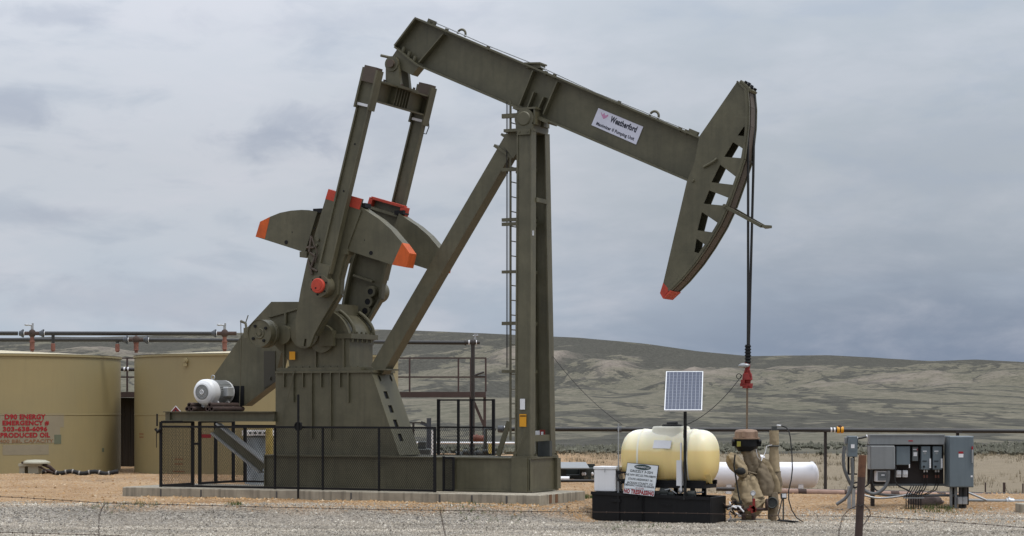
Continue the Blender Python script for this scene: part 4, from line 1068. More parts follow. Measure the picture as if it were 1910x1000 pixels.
# bridle cables, carrier bar, polished rod -------------------------------
wx=P(1395,660,0)
for (v,a) in ((-.13,[(1384,158),(1392,168),(1395,180),(1395.5,330),(1395.5,560),(1395,652)]),(.13,[(1393,162),(1402,168),(1407.5,182),(1405,330),(1399,560),(1396.5,652)])):
    mb=MB(); pts=[]
    for i,(px,py) in enumerate(a): pts.append(P(px,py,v*(1 if i<4 else (.45 if i==4 else .12))))
    mb.tube(pts,.026,7); pj('bridle_cable',mb,M_cable)
mb=MB(); a=P(1395,643,0);b=P(1395,678,0); mb.cyl(a,b,.052,12)
for k in range(6): q=a+(b-a)*(k+.5)/6; mb.torus(q,(0,0,1),.054,.014,n=12,ref=(1,0,0))
pj('cable_socket',mb,M_black)
mb=MB()
c0=P(1394,676,0);cb=P(1394,723,0)
mb.lathe(c0,(0,0,-1),[(0,.05),(.06,.06),(.14,.045),(.20,.05),(.22,.09),(.34,.105),(.36,.07),(.42,.06),(.43,.10),(.51,.10),(.51,.0)],14)
q=P(1387,718,0); mb.box((q.x-.04,-.10,q.z-.03),(q.x+.16,.10,q.z+.03)); mb.bar(P(1387,702,-.05),P(1391,690,-.05),.03,.03); mb.bar(P(1401,702,-.05),P(1397,690,-.05),.03,.03)
mb.box((q.x-.02,-.12,q.z+.02),(q.x+.06,.0,q.z+.10))
cl=pj('rod_clamp',mb,M_clampred,None,'red clamp and load cell on the polished rod')
mb=MB(); a=P(1391,682,0); mb.blob(a+Vector((-.02,-.05,-.0)),(.12,.06,.05),8,5,0,.1); pj('cell_cover',mb,M_steel,cl)
mb=MB(); mb.cyl(P(1394,700,0),P(1393,812,0),.021,10); pj('polished_rod',mb,M_rod)

# tower: two legs, rear strut, platform, ladder ------------------------------
uT0=P(978,243,-.34).x
zT=P(980,243,-.34).z
def leg(s):
    mb=MB()
    vt,vb=s*.34,s*.52
    ub=P(979,852,-.52).x; ut=P(982,243,-.34).x
    b=Vector((ub,vb,zt+.03)); t=Vector((ut,vt,zT))
    d=(t-b).normalized(); n=Vector((1,0,0)); n=(n-d*n.dot(d)).normalized(); w=d.cross(n)
    if w.y>0: w=-w
    # H column, web facing the road, flanges facing along the beam
    mb.bar(b+n*.16,t+n*.15,.24,.03,w); mb.bar(b-n*.16,t-n*.15,.24,.03,w)
    mb.bar(b+w*.085 if s<0 else b,t+w*.085 if s<0 else t,.025,.29,w)
    if s<0: mb.bar(b-w*.08,t-w*.08,.025,.29,w)
    mb.box((ub-.22,vb-.16,zt+.005),(ub+.22,vb+.16,zt+.03))
    for k in (-1,1):
        for j in (-1,1): mb.cyl((ub+k*.19,vb+j*.12,zt+.03),(ub+k*.19,vb+j*.12,zt+.07),.02,6)
    return pj('tower_leg',mb)
legn=leg(-1); legf=leg(1)
mb=MB()
for py,hh2 in ((371.5,.09),(817.5,.13)):
    f=(py-243)/(852-243); u=P(988,py,-.4).x; vv=.34+.18*f; z=P(990,py,-.4).z
    mb.cut(); mb.box((u+.05,-vv+.10,z-hh2/2),(u+.10,vv-.10,z+hh2/2))
pj('leg_crossbar',mb,M_olive_lt)
# stickers on the near leg
mb=MB(); va=-.52-.12
def lab(mb,px0,py0,px1,py1,v,m,t=.008):
    a=P(px0,py0,v);b=P(px1,py1,v); mb.box((a.x,v,b.z),(b.x,v+t,a.z),m)
lab(mb,970,744,979,764,-.622,1);mb.cut();lab(mb,969,772.5,981.5,796,-.622,0);lab(mb,969.8,775,980.8,777,-.626,2,.003)
pj('warning_placard',mb,[M_yellow,M_labelw,M_black],legn,'yellow and white warning placards on the near leg')
mb=MB(); a=P(995,435,-.44); mb.box((a.x-.03,-.47,a.z-.05),(a.x+.02,-.46,a.z+.05)); pj('leg_tag',mb,M_labelw,legn)
mb=MB(); q=P(1007,808,.25); mb.box((q.x-.10,.25,q.z-.08),(q.x+.10,.26,q.z+.05),1); mb.box((q.x+.0,.245,q.z-.10),(q.x+.12,.2485,q.z+.07),0); mb.box((q.x+.03,.240,q.z-.04),(q.x+.08,.2435,q.z+.03),1)
pj('warning_sign',mb,[M_clampred,M_labelw],legf)
# cap: bearing platform and saddle bearing
mb=MB()
pz=P(978,240,-.5).z; pu0=P(940,240,-.45).x; pu1=P(992,240,-.45).x
mb.box((pu0,-.47,pz-.04),(pu1,.36,pz+.02))
q=P(978,246,-.48); mb.box((q.x-.15,-.50,pz-.12),(q.x+.13,-.472,pz-.0)); 
for k in (-.1,.08): mb.cyl((q.x+k,-.515,pz-.06),(q.x+k,-.50,pz-.06),.02,8)
pj('bearing_platform',mb)
mb=MB(); q=P(976,221,-.42); su=P(990,215,0).x
mb.box((q.x-.18,-.40,pz+.021),(q.x+.20,.40,pz+.10))
for s in (-1,1):
    mb.lathe((q.x,s*.42,q.z),(0,-s,0),[(0,.08),(0,.13),(.02,.15),(.03,.15),(.03,.21),(.26,.21)],24)
    mb.box((q.x-.21,s*.20-.14,pz+.10),(q.x+.21,s*.20+.14,q.z))
    mb.box((q.x-.20,s*.22-.16,q.z+.19),(q.x+.26,s*.22+.16,q.z+.23)); mb.box((q.x+.20,s*.22-.14,pz+.10),(q.x+.24,s*.22+.14,q.z+.19))
mb.cyl((q.x,-.40,q.z),(q.x,.40,q.z),.12,16)
pj('saddle_bearing',mb)
# handrail hoop on the far side of the platform
mb=MB(); a=P(1016,244,.45)
mb.tube([a,a+Vector((0,0,.28)),a+Vector((-.05,0,.34)),a+Vector((-.12,0,.2))],.014,5); pj('hand_loop',mb,M_olive)
# rear strut
mb=MB(); v=0
A1=P(953,268,-.17);A2=P(967,268,-.17)
sa=P(702,688,-.17); sb=P(952,262,-.17)
d=(Vector((sb.x,0,sb.z))-Vector((sa.x,0,sa.z))).normalized()
a=Vector((sa.x,0,zt2+.06)); b=Vector((sb.x,0,sb.z))
mb.bar(a,b,.34,.33,(0,1,0))
n=Vector((-d.z,0,d.x))
mb.bar(b-d*.30,b-d*.24,.42,.50,(0,1,0)); mb.bar(b-d*.02,b+d*.03,.42,.48,(0,1,0))
mb.prism(UZ([(941,250),(966,246),(966,282),(957,296),(938,270)],-.30),-.30,.30)
mb.box((a.x-.25,-.30,zt2+.052),(a.x+.30,.30,zt2+.085))
pj('rear_strut',mb)
# ladder
mb=MB()
lu=-.48; 
for vv in (-.18,.20):
    mb.bar((lu,vv,1.25),(lu,vv,P(951,190,0).z),.045,.02,(1,0,0))
k=0
z=1.4
while z<7.9:
    mb.cyl((lu,-.17,z),(lu,.19,z),.012,6); z+=.305
ld=pj('ladder',mb)
mb=MB()
for vv in (-.22,-.16): mb.cut(); mb.cyl((lu-.07,vv,2.75),(lu-.07,vv,P(944,193,0).z),.008,5)
pj('climb_cable',mb,M_cable,ld)
mb=MB()
for py,hh2 in ((217,.09),(317,.07),(410.5,.07),(418.5,.07),(507.5,.06),(603.5,.07),(693,.06)):
    q=P(936,py,-.22); mb.cut(); mb.box((q.x,-.23,q.z-hh2/2),(q.x+.40,-.17,q.z+hh2/2)); mb.cut(); mb.box((lu-.05,.18,q.z-hh2/2),(lu+.42,.24,q.z+hh2/2))
pj('ladder_bracket',mb,M_olive,ld)
# light angle brace at the ladder foot and dark box on the far leg
mb=MB(); mb.bar(P(929,850,.3),P(950,786,.3),.05,.10,(0,1,0)); mb.cut(); mb.bar(P(925,848,.3),P(965,846,.3),.03,.02); pj('ladder_brace',mb,M_olive_lt,ld)
mb=MB(); q=P(1003,838,.2); mb.box((q.x,.20,zt+.01),(q.x+.27,.32,zt+.33)); mb.cut(); mb.box((q.x-.12,-.2,zt+.01),(q.x-.07,-.1,zt+.22)); pj('junction_box',mb,M_darkgrey)
# drooping wire at the equalizer
mb=MB(); mb.tube([P(798,190,1.36),P(799,215,1.36),P(800,237,1.36),P(795,250,1.36),P(787,248,1.36),P(781,240,1.36)],.012,5); pj('grease_line',mb,M_rubber)
# grease hoses down the leg and wires on the pedestal
mb=MB(); mb.tube([P(992,300,-.22),P(993,560,-.25),P(995,850,-.3)],.012,5); mb.cut(); mb.tube([P(980,800,-.66),P(972,825,-.68),P(961,850,-.68)],.008,5); mb.cut(); mb.tube([P(550,690,-.52),P(536,745,-.53),P(520,790,-.53)],.007,5)
pj('control_wire',mb,M_olive_lt)

# ------------------------------------------------------------------ concrete slab
mb=MB()
sv0,sv1=-1.5,.80
sl0=P(228,915,sv0).x; sl1=P(1007,930,sv0).x
mb.cbox((sl0,sv0,-.35),(sl1,sv1,.20),.015)
for px in (300,375,516,655,820,880,945):
    u=P(px,915,sv0).x; mb.box((u-.02,sv0-.006,-.02),(u+.02,sv0-.001,.17),1)
for v in (-1.05,-.75): mb.box((sl1+.001,v,.02),(sl1+.008,v+.12,.19),2)
slab=mb.build('concrete_slab',[M_conc,mat('slab_tar_seam',(.09,.085,.08),.9),mat('rust_stain',(.16,.08,.04),.9)])
PF.place(slab); tag(slab,'long weathered concrete slab under the pump jack','concrete slab')

# ------------------------------------------------------------------ guard fence of expanded metal
def lattice(mb,o,ex,L,Hh,m=0,pw=.046,ph=.078,t=.0062):
    o=Vector(o);ex=Vector(ex).normalized();ez=Vector((0,0,1));ny=ex.cross(ez)
    sl=pw/ph; n=int((L+Hh*sl)/pw)+1
    for fam in (0,1):
        for k in range(-1,n+1):
            x0=k*pw-(Hh*sl if fam==0 else 0)
            # x = x0 + s*z*sl
            s=1 if fam==0 else -1
            zs=[0,Hh]
            def xa(z): return x0+s*z*sl
            lo,hi=0,Hh
            # clip to 0..L
            if s>0:
                lo=max(lo,(0-x0)/sl); hi=min(hi,(L-x0)/sl)
            else:
                lo=max(lo,(x0-L)/sl); hi=min(hi,(x0)/sl)
            if hi-lo<.01: continue
            a=o+ex*xa(lo)+ez*lo; b=o+ex*xa(hi)+ez*hi
            d=(b-a).normalized(); w=d.cross(ny)*t/2; q=ny*.003*(1 if fam else -1)
            mb.add([a-w+q,a+w+q,b+w+q,b-w+q],[(0,1,2,3)],m); 
FV=-1.42
gf=thing('guard_fence',(0,0,0),'low black expanded metal guard fence along the front of the pump jack','fence'); PF.place(gf)
zf0=.24; zf1=P(560,797,FV).z
u0=P(300,850,FV).x; u1=P(811,850,FV).x
def gfp(name,mb,m=M_black): return mb.build(name,m,gf)
posts=[300,513,602,707,811]
for px in posts:
    u=P(px,850,FV).x; w=.05 if px in (300,811) else .03
    mb=MB(); mb.box((u-w/2,FV-.025,zf0-.03),(u+w/2,FV+.025,zf1+.02 if px!=300 else P(302,787,FV).z)); gfp('post',mb)
us=[P(px,850,FV).x for px in posts]
for i in range(4):
    mb=MB(); a,b=us[i]+.02,us[i+1]-.02
    for z in (zf0,zf1): mb.box((a,FV-.022,z-.022),(b,FV+.022,z+.022))
    lattice(mb,(a,FV,zf0+.02),(1,0,0),b-a,zf1-zf0-.04)
    gfp('mesh_panel',mb)
mb=MB(); u=P(556.5,850,FV-.08).x; mb.box((u-.018,FV-.10,-.05),(u+.018,FV-.065,P(557,736,FV).z)); mb.box((u-.08,FV-.08,zf1-.05),(u+.08,FV-.06,zf1+.10)); mb.torus((u,FV-.085,zf1+.02),(0,1,0),.09,.012,n=12); gfp('tall_stake',mb)
# short lower return panel at the right
mb=MB(); a,b=u1+.03,P(846,880,FV+.3).x
mb.box((a,FV+.28,zf0),(a+.04,FV+.32,zt+.02)); mb.box((b-.02,FV+.28,zf0),(b+.02,FV+.32,zt)); mb.box((a,FV+.28,zf0-.02),(b,FV+.32,zf0+.02)); mb.box((a,FV+.28,zt-.03),(b,FV+.32,zt+.01)); lattice(mb,(a,FV+.30,zf0),(1,0,0),b-a,zt-zf0,0,.03,.05,.009); gfp('return_panel',mb)
# left end
zl=P(320,787,-.8).z
def endpanel(v0,v1,vposts,name='mesh_panel'):
    mb=MB(); L=v1-v0
    for z in (zf0,zl): mb.box((u0-.02,v0,z-.025),(u0+.02,v1,z+.025))
    lattice(mb,(u0,v0,zf0),(0,1,0),L,zl-zf0)
    gfp(name,mb)
    for v in vposts:
        mb=MB(); mb.box((u0-.03,v-.03,zf0-.03),(u0+.03,v+.03,zl)); gfp('post',mb)
endpanel(FV+.03,-.18,(-.20,))
endpanel(.08,1.45,(.08,.72,1.45))
mb=MB(); mb.box((u0-.02,-.18,1.1),(u0+.02,.06,1.15)); gfp('gate_latch',mb)
# back run of the fence
VBK=1.5
mb=MB(); ub=P(517,850,VBK).x
for z in (zf0,zf1): mb.box((u0+.03,VBK-.02,z-.02),(ub,VBK+.02,z+.02))
lattice(mb,(u0+.04,VBK,zf0),(1,0,0),ub-u0-.04,zf1-zf0); gfp('mesh_panel',mb)
for px in (457,): 
    u=P(px,850,VBK).x; mb=MB(); mb.box((u-.03,VBK-.03,zf0),(u+.03,VBK+.03,zf1)); gfp('post',mb)
# crank latch with a chain at the left corner post
mb=MB(); q=P(296,798,FV); mb.tube([P(290,800,FV-.05),P(294,806,FV-.05),P(301,800,FV-.03)],.035,6); mb.tube([P(293,795,FV-.05),P(293,772,FV-.05)],.02,6); mb.tube([P(292,803,FV-.06),P(292,835,FV-.06)],.009,5); gfp('gate_latch',mb,M_black)

gg=thing('guard_gate',(0,0,0),'tall open black gate frame standing behind the steel base, right of the pedestal','gate'); PF.place(gg)
VGt=.95
zg=P(870,744.5,VGt).z; zr=P(870,797,VGt).z; zbm=P(870,852,VGt).z
gu=[P(px,800,VGt).x for px in (818,855,880,920.5)]
for i,u in enumerate(gu):
    mb=MB(); w=.055 if i in (0,3) else .04; mb.box((u-w/2,VGt-.03,zbm-.6),(u+w/2,VGt+.03,zg)); mb.build('post',M_black,gg)
mb=MB()
for z in (zg-.02,zr,zbm+.03): mb.box((gu[0],VGt-.018,z-.017),(gu[3],VGt+.018,z+.017))
mb.build('rail',M_black,gg)
mb=MB(); lattice(mb,(gu[0],VGt+.01,zbm),(1,0,0),gu[3]-gu[0],zr-zbm); mb.build('mesh_panel',M_black,gg)

# ------------------------------------------------------------------ oil tanks
def tank(cx,D,label,lettering):
    x=(cx-CX)*D/FPX; r=4.02; h=3.50
    zb=-.15
    t=thing('storage_tank',(x,D,0),label,'oil tank','tan oil storage tanks')
    mb=MB(); mb.lathe((0,0,0),(0,0,1),[(zb,r),(1.72,r),(1.725,r+.012),(1.74,r+.012),(1.745,r),(h-.05,r)],128,0,False)
    mb.lathe((0,0,0),(0,0,1),[(h-.06,r),(h-.06,r+.035),(h-.0,r+.035),(h-.0,r-.02)],128,0,False)
    mb.build('shell',M_tank,t)
    mb=MB(); mb.lathe((0,0,0),(0,0,1),[(h+.012,r+.03),(h+.21,.3),(h+.215,0)],96,0,False,True); rf=mb.build('roof',M_tankroof,t)
    def on(a,z,off=.008): # angle measured from the road side
        return Vector(((r+off)*math.sin(a),-(r+off)*math.cos(a),z))
    def pz(px,py):       # picture survey of a spot on the shell -> angle, height
        k=(px-CX)/FPX; a=k*k+1; b=-2*(k*x+D); c=x*x+D*D-r*r; y=(-b-math.sqrt(b*b-4*a*c))/(2*a)
        return math.atan2(k*y-x,D-y), CZ-(py-HY)*y/FPX
    def patch(mb,px0,py0,px1,py1,off,m=0,n=24):
        a0,z1=pz(px0,py0);a1,z0=pz(px1,py1)
        vs=[];
        for k in range(n+1):
            a=a0+(a1-a0)*k/n; vs+=[on(a,z0,off),on(a,z1,off)]
        mb.add(vs,[(2*k,2*k+2,2*k+3,2*k+1) for k in range(n)],m)
    if lettering:
        mb=MB(); patch(mb,-60,772,119,797,.004,0); patch(mb,-60,789,112,826,.0045,0); patch(mb,5,830,91,848,.004,0); patch(mb,101,811,114,828,.006,1,4); mb.build('painted_patch',[M_patch,M_greenpatch],t)
        mb=MB()
        for st,p0,p1,pb,pt,m in (('D90 ENERGY',8.5,85,781.8,773,0),('EMERGENCY #',4.5,91,793,784.5,0),('303-638-6096',5,88,804.3,796,0),('PRODUCED OIL',0.5,93,816,807,0),('400 BBL CAPACITY',-1,99,826,819,1)):
            a0,z0=pz(p0,pb);a1,z1=pz(p1,pt)
            W=(a1-a0)*r
            mb.text(st,(0,0,0),(1,0,0),(0,0,1),W,z1-z0,m,.045 if m==0 else .02,warp=lambda aa,bb,a0=a0,z0=z0:on(a0+aa/r,z0+bb,.012))
        # the bridges of the stencil
        mb.build('stencil_lettering',[M_redink,M_fadeink],t)
        mb=MB(); a,z=pz(190,840); 
        patch(mb,190,836,194,843,.004,0,3); mb.build('weld_patch',M_greenpatch,t)
    else:
        mb=MB(); a,z=pz(347,673); c=on(a,z,.03); n=Vector((math.sin(a),-math.cos(a),0)); mb.cyl(on(a,z,-.02),on(a,z,.07),.09,16); mb.cyl(on(a,z,.07),on(a,z,.09),.05,12); mb.box((c.x-.05,c.y-.06,c.z-.16),(c.x+.05,c.y+.0,c.z-.08)); mb.build('gauge_port',M_tank,t)
        mb=MB()
        for p0,p1,y0 in ((260,268,808),(260,268,814),(326,342,855),(326,342,864),(322,345,878)): mb.cut(); patch(mb,p0,y0,p1,y0+3,.005,0,4)
        mb.cut(); patch(mb,374,810,394,817,.005,1,4)
        mb.build('faded_notice',[M_fadeink,M_redink],t)
    return t
tank(-23,62,'tan oil tank with red stencilled emergency lettering, leftmost',True)
tank(498.5,62,'tan oil tank behind the pump jack, with no red block lettering',False)

# pipes over the tanks
def pipe(name,pts,r,label,group,m=M_blackpipe,root=None):
    mb=MB(); mb.tube(pts,r,10); o=mb.build(name,m,root); 
    return o
pA=thing('overhead_pipe',F(200,622,60.5),'upper black pipe over the tan tanks, ending in a valve near the pump jack','pipe','black pipes over the tan tanks')
def loc(root,p): return Vector(p)-root.location
def tubeF(mb,root,pts,D,r,m=0,n=10): mb.tube([loc(root,F(a,b,D)) for a,b in pts],r,n,m)
DA=60.5; DB=63
mb=MB(); tubeF(mb,pA,[(-250,621.5),(33,622)],DA,.062); tubeF(mb,pA,[(82,622),(395,622.5)],DA,.062); tubeF(mb,pA,[(99,622),(99,640)],DA,.05); mb.build('pipe_run',M_blackpipe,pA)
def valve(root,px,py,D,lug=True,right_cap=False,bottom=656):
    q=loc(root,F(px,py,D)); s=D/FPX
    mb=MB(); mb.blob(q,(7*s,7*s,8*s),12,8,0); mb.cyl(q-Vector((22*s,0,0)),q+Vector((22*s,0,0)),3.6*s,12,0)
    mb.build('valve_body',M_rustdk,root)
    for k in ((-1,1) if not right_cap else (-1,)):
        mb=MB(); c=q+Vector((k*19*s,0,0)); mb.lathe(c-Vector((5*s,0,0)),(1,0,0),[(0,3*s),(0,4.6*s),(1.5*s,4.6*s),(2.5*s,5*s),(4*s,6.5*s),(7*s,6.8*s),(7.5*s,4*s),(9*s,4.2*s,1),(10*s,4.2*s,1)],14); mb.cyl(c+Vector((2*s,0,-7.5*s)),c+Vector((2*s,0,7.5*s)),1.6*s,8)
        mb.build('coupling',[M_bluegrey,M_labelw],root)
    mb=MB(); mb.cyl(q+Vector((0,0,7*s)),q+Vector((0,0,14*s)),2.6*s,10); mb.cyl(q+Vector((2*s,0,15*s)),q+Vector((-9*s,0,16*s)),1.5*s,8); mb.blob(q+Vector((-11*s,0,16*s)),(4*s,2.5*s,2*s),8,6); mb.cyl(q+Vector((1*s,0,14*s)),q+Vector((1*s,0,19*s)),1.8*s,8)
    if lug: mb.build('valve_handle',M_steel,root)
    mb=MB(); zb=loc(root,F(px,bottom,D)).z; mb.lathe((q.x,q.y,zb),(0,0,1),[(0,3.2*s),(4*s,3.2*s),(4.2*s,5*s),(6*s,5*s),(7*s,4.3*s),(17*s,4.6*s),(18*s,5.4*s),(20*s,5.2*s),(20.5*s,3.8*s),(q.z-zb-4*s,3.8*s)],12); mb.build('riser',M_riser,root)
M_riser=mat('red_brown_riser',(.185,.075,.055),.8,0,.3,8,.1,40,0,None,.4,(.07,.035,.025))
valve(pA,60,622,DA); valve(pA,419,622,DA,True,True,656)
mb=MB(); s=DA/FPX; q=loc(pA,F(99,656,DA)); mb.lathe(q,(0,0,1),[(0,3*s),(2*s,3*s),(2.2*s,4.4*s),(15*s,4*s),(15.5*s,3*s)],12); mb.build('riser',M_riser,pA)
pB=thing('overhead_pipe',F(300,634,DB),'lower black pipe over the tan tanks, running on behind the pump jack','pipe','black pipes over the tan tanks')
mb=MB(); tubeF(mb,pB,[(-250,634),(233,634)],DB,.062); tubeF(mb,pB,[(277,634.5),(520,635.5),(686,638)],DB,.062); tubeF(mb,pB,[(219,634),(219,640)],DB,.05); mb.build('pipe_run',M_blackpipe,pB)
mb=MB(); tubeF(mb,pB,[(686,638),(868,639.5)],DB,.062); mb.build('pipe_run',M_blackpipe,pB)
valve(pB,254,634,DB,False,False,658)
mb=MB(); s=DB/FPX; q=loc(pB,F(219,657,DB)); mb.lathe(q,(0,0,1),[(0,3*s),(2*s,3*s),(2.2*s,4.4*s),(15*s,4*s),(15.5*s,3*s)],12); mb.build('riser',M_riser,pB)
# riser at the right end of the lower pipe
rp=thing('riser_pipe',F(882,852,DB),'tall dark vertical pipe with a valve on top beside the catwalk end','pipe')
mb=MB(); tubeF(mb,rp,[(882,880),(882,650),(882,636)],DB,.062); mb.build('pipe_run',M_brownpipe,rp)
q=loc(rp,F(882,639,DB)); s=DB/FPX
mb=MB(); mb.blob(q,(5*s,5*s,7*s),10,6); mb.cyl(q-Vector((16*s,0,0)),q+Vector((13*s,0,0)),3.4*s,10); mb.cyl(q-Vector((8*s,0,0)),q-Vector((6*s,0,0)),4.6*s,10,1); mb.cyl(q+Vector((6*s,0,0)),q+Vector((7.5*s,0,0)),4.6*s,10,1);mb.cyl(q-Vector((15*s,0,0)),q-Vector((12*s,0,0)),5.6*s,10,0); mb.build('pipe_tee',[M_brownpipe,M_labelw],rp)
mb=MB(); mb.cyl(q+Vector((4*s,0,5*s)),q+Vector((4*s,0,17*s)),2*s,8); mb.cyl(q+Vector((0,0,12*s)),q+Vector((10*s,0,13*s)),1.5*s,8); mb.cyl(q+Vector((7*s,0,13*s)),q+Vector((7*s,0,18*s)),1.3*s,8); mb.build('valve_handle',M_steel,rp)
mb=MB()
for a,b in (((885,700),(903,694)),((885,702),(905,702))): mb.cut(); mb.tube([loc(rp,F(a[0],a[1],DB-.2)),loc(rp,F(b[0],b[1],DB-.2))],.03,6)
mb.build('lever',M_brownpipe,rp)

# catwalk behind the tanks
DW=66.2
cw=thing('catwalk',F(820,850,DW),'dark brown steel catwalk with pipe railings behind the tan tanks','catwalk')
def boxF(mb,root,px0,py0,px1,py1,D,depth,m=0):
    a=loc(root,F(px0,py1,D)); b=loc(root,F(px1,py0,D)); mb.box((a.x,a.y,a.z),(b.x,b.y+depth,b.z),m)
mb=MB(); boxF(mb,cw,150,731,906,741,DW,1.1); mb.build('deck',M_catwalk,cw)
for px in (237,733,764,855,878,906):
    mb=MB(); boxF(mb,cw,px-1.6,668,px+1.6,730.8,DW,.05); mb.build('railing_post',M_catwalk,cw)
mb=MB()
for y in (668,703.5): boxF(mb,cw,150,y-1.4,907,y+1.4,DW+.005,.045)
for y in (668,703.5): boxF(mb,cw,905,y-1.4,907,y+1.4,DW+.055,1.0)
mb.build('railing',M_catwalk,cw)
for px in (878,904):
    mb=MB(); boxF(mb,cw,px-2.6,741.3,px+2.6,878,DW+.1,.10); mb.build('support_leg',M_catwalk,cw)
mb=MB(); mb.bar(loc(cw,F(884,750,DW+.15)),loc(cw,F(902,792,DW+.15)),.08,.09); mb.bar(loc(cw,F(902,792,DW+.15)),loc(cw,F(902,822,DW+.15)),.07,.07); mb.build('knee_brace',M_catwalk,cw)
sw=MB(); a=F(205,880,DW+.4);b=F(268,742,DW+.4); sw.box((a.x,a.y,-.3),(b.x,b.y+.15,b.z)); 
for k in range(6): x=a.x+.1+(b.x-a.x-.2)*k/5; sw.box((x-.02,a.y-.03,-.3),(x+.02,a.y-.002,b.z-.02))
o=sw.build('gap_shade_sheet',mat('gap_shade_brown',(.030,.024,.02),.8,0,.2,1,0,0,.4,(.05,.04,.035))); tag(o,'dark brown sheet added for the shade in the gap between the two tan tanks','shade sheet')  # added dark sheet standing for the shade under the catwalk between the tanks
mb=MB(); mb.tube([F(215,688.5,65.6),F(262,689.5,65.6)],.06,8); 
for px in (231,238): mb.cyl(F(px,689,65.6),F(px+2.5,689,65.6),.075,10,1)
o=mb.build('cross_pipe',[M_brownpipe,M_labelw]); tag(o,'short dark pipe crossing the gap between the two tan tanks','pipe')

# meter box and hoses at the foot of the lettered tank
mbx=thing('meter_box',F(64,890,56.5),'small cream meter box on the dirt in front of the lettered tank','meter box')
g=H(mbx.location.x,mbx.location.y); mbx.location.z=g+.06
s=56.5/FPX
mb=MB(); mb.cbox((-9*s,-.2,-.02),(11*s,.25,.27),.02); mb.build('cabinet',M_meterbox,mbx)
mb=MB(); mb.lathe((3*s,0,.27),(0,0,1),[(0,.40),(.04,.40),(.10,.26),(.115,0)],16); 
mb.box((-26*s,-.25,.20),(17*s,.28,.275)); mb.box((-25*s,-.2,-.02),(-15*s,.2,.20)); mb.build('lid',M_meterbox,mbx)
mb=MB(); mb.box((-20*s,-.262,.275),(-5*s,-.2,.33)); mb.cut(); mb.tube([(18*s,-.1,.25),(30*s,-.1,.18),(38*s,0,.05)],.05,6,0); mb.cut(); mb.tube([(11*s,-.2,.2),(25*s,-.22,.1),(36*s,-.1,.02)],.03,6,0); mb.build('fitting',M_rustdk,mbx)
mb=MB(); pts=[]
for k in range(24):
    px=78+k*6.2; D=57.2-.0*k; x=F(px,885,D).x; pts.append(Vector((x,D,H(x,D)+.09+.03*math.sin(k*.9))))
mb.tube(pts,.062,8)
for k in (1,3,4,7,9,11,14,17,20): mb.cyl(pts[k]+(pts[k+1]-pts[k])*.1,pts[k]+(pts[k+1]-pts[k])*.5,.072,10,1)
o=mb.build('flow_hose',[M_rubber,mat('grey_wrap_band',(.30,.28,.255),.8)]); tag(o,'black hose with white wrap bands along the foot of the lettered tank','hose')

# pale blue tank and yellow post behind the pedestal end
q=F(481,885,51); pb=thing('chemical_tank',(q.x,51,H(q.x,51)),'pale blue upright tank behind the guard fence, left of the pedestal','tank')
s=51/FPX; h=(885-797)*s
mb=MB(); mb.lathe((0,0,0),(0,0,1),[(0,24*s),(h,24*s),(h+.03,22*s),(h+.05,0)],28); mb.build('shell',M_paleblue,pb)
mb=MB(); mb.box((-26*s,-24*s-.05,h+.051),(30*s,24*s,h+.18)); 
for k in range(6): mb.box((-22*s+k*9*s,-24*s-.06,h+.09),(-17*s+k*9*s,-24*s-.051,h+.14),1)
mb.build('top_rack',[M_white,M_darkgrey],pb)
q=F(502,885,50); mb=MB(); mb.cyl((q.x,50,-.1),(q.x,50,1.42),.09,16); mb.lathe((q.x,50,1.42),(0,0,1),[(0,.09),(.05,.07),(.07,0)],14)
M_yelpost=mat('faded_yellow_paint',(.42,.32,.09),.6,0,.12,3)
o=mb.build('bollard',M_yelpost); tag(o,'yellow bollard beside the pale blue tank','bollard')
# dark machine behind the base, right of the pedestal
q=F(781,850,48); tk=thing('pump_skid',(q.x,48,H(q.x,48)),'dark pump skid with a low black body behind the guard fence, right of the pedestal','pump')
s=48/FPX; g=tk.location.z
def zF(py,D): return CZ-(py-HY)*D/FPX
mb=MB(); mb.cbox((-25*s,-.2,0),(22*s,.5,zF(837,48)-g),.02); mb.box((-18*s,-.1,zF(837,48)-g),(-12*s,.2,zF(822,48)-g)); mb.cbox((-1*s,-.1,zF(837,48)-g),(14*s,.3,zF(823,48)-g),.02); mb.build('body',M_darkgrey,tk)
mb=MB(); mb.box((-26*s,0,zF(790,48)-g),(12*s,.06,zF(787.5,48)-g)); mb.box((-12*s,.0,zF(837,48)-g),(-8*s,.06,zF(790,48)-g)); mb.build('frame',M_brownpipe,tk)
q=F(800,850,49);mb=MB(); mb.box((q.x-.055,49,-.1),(q.x+.055,49.1,zF(780,49))); mb.bar((q.x,49.05,zF(795,49)),(q.x-.2,49.05,zF(788,49)),.06,.08); o=mb.build('steel_post',M_bluegrey); tag(o,'blue grey steel post beside the dark pump skid','post')
q=F(806,845,50.5);mb=MB(); mb.cyl((q.x,50.5,-.1),(q.x,50.5,zF(803,50.5)),.06,12); o=mb.build('white_post',M_white); tag(o,'thin white post behind the guard fence, right of the blue grey post','post')

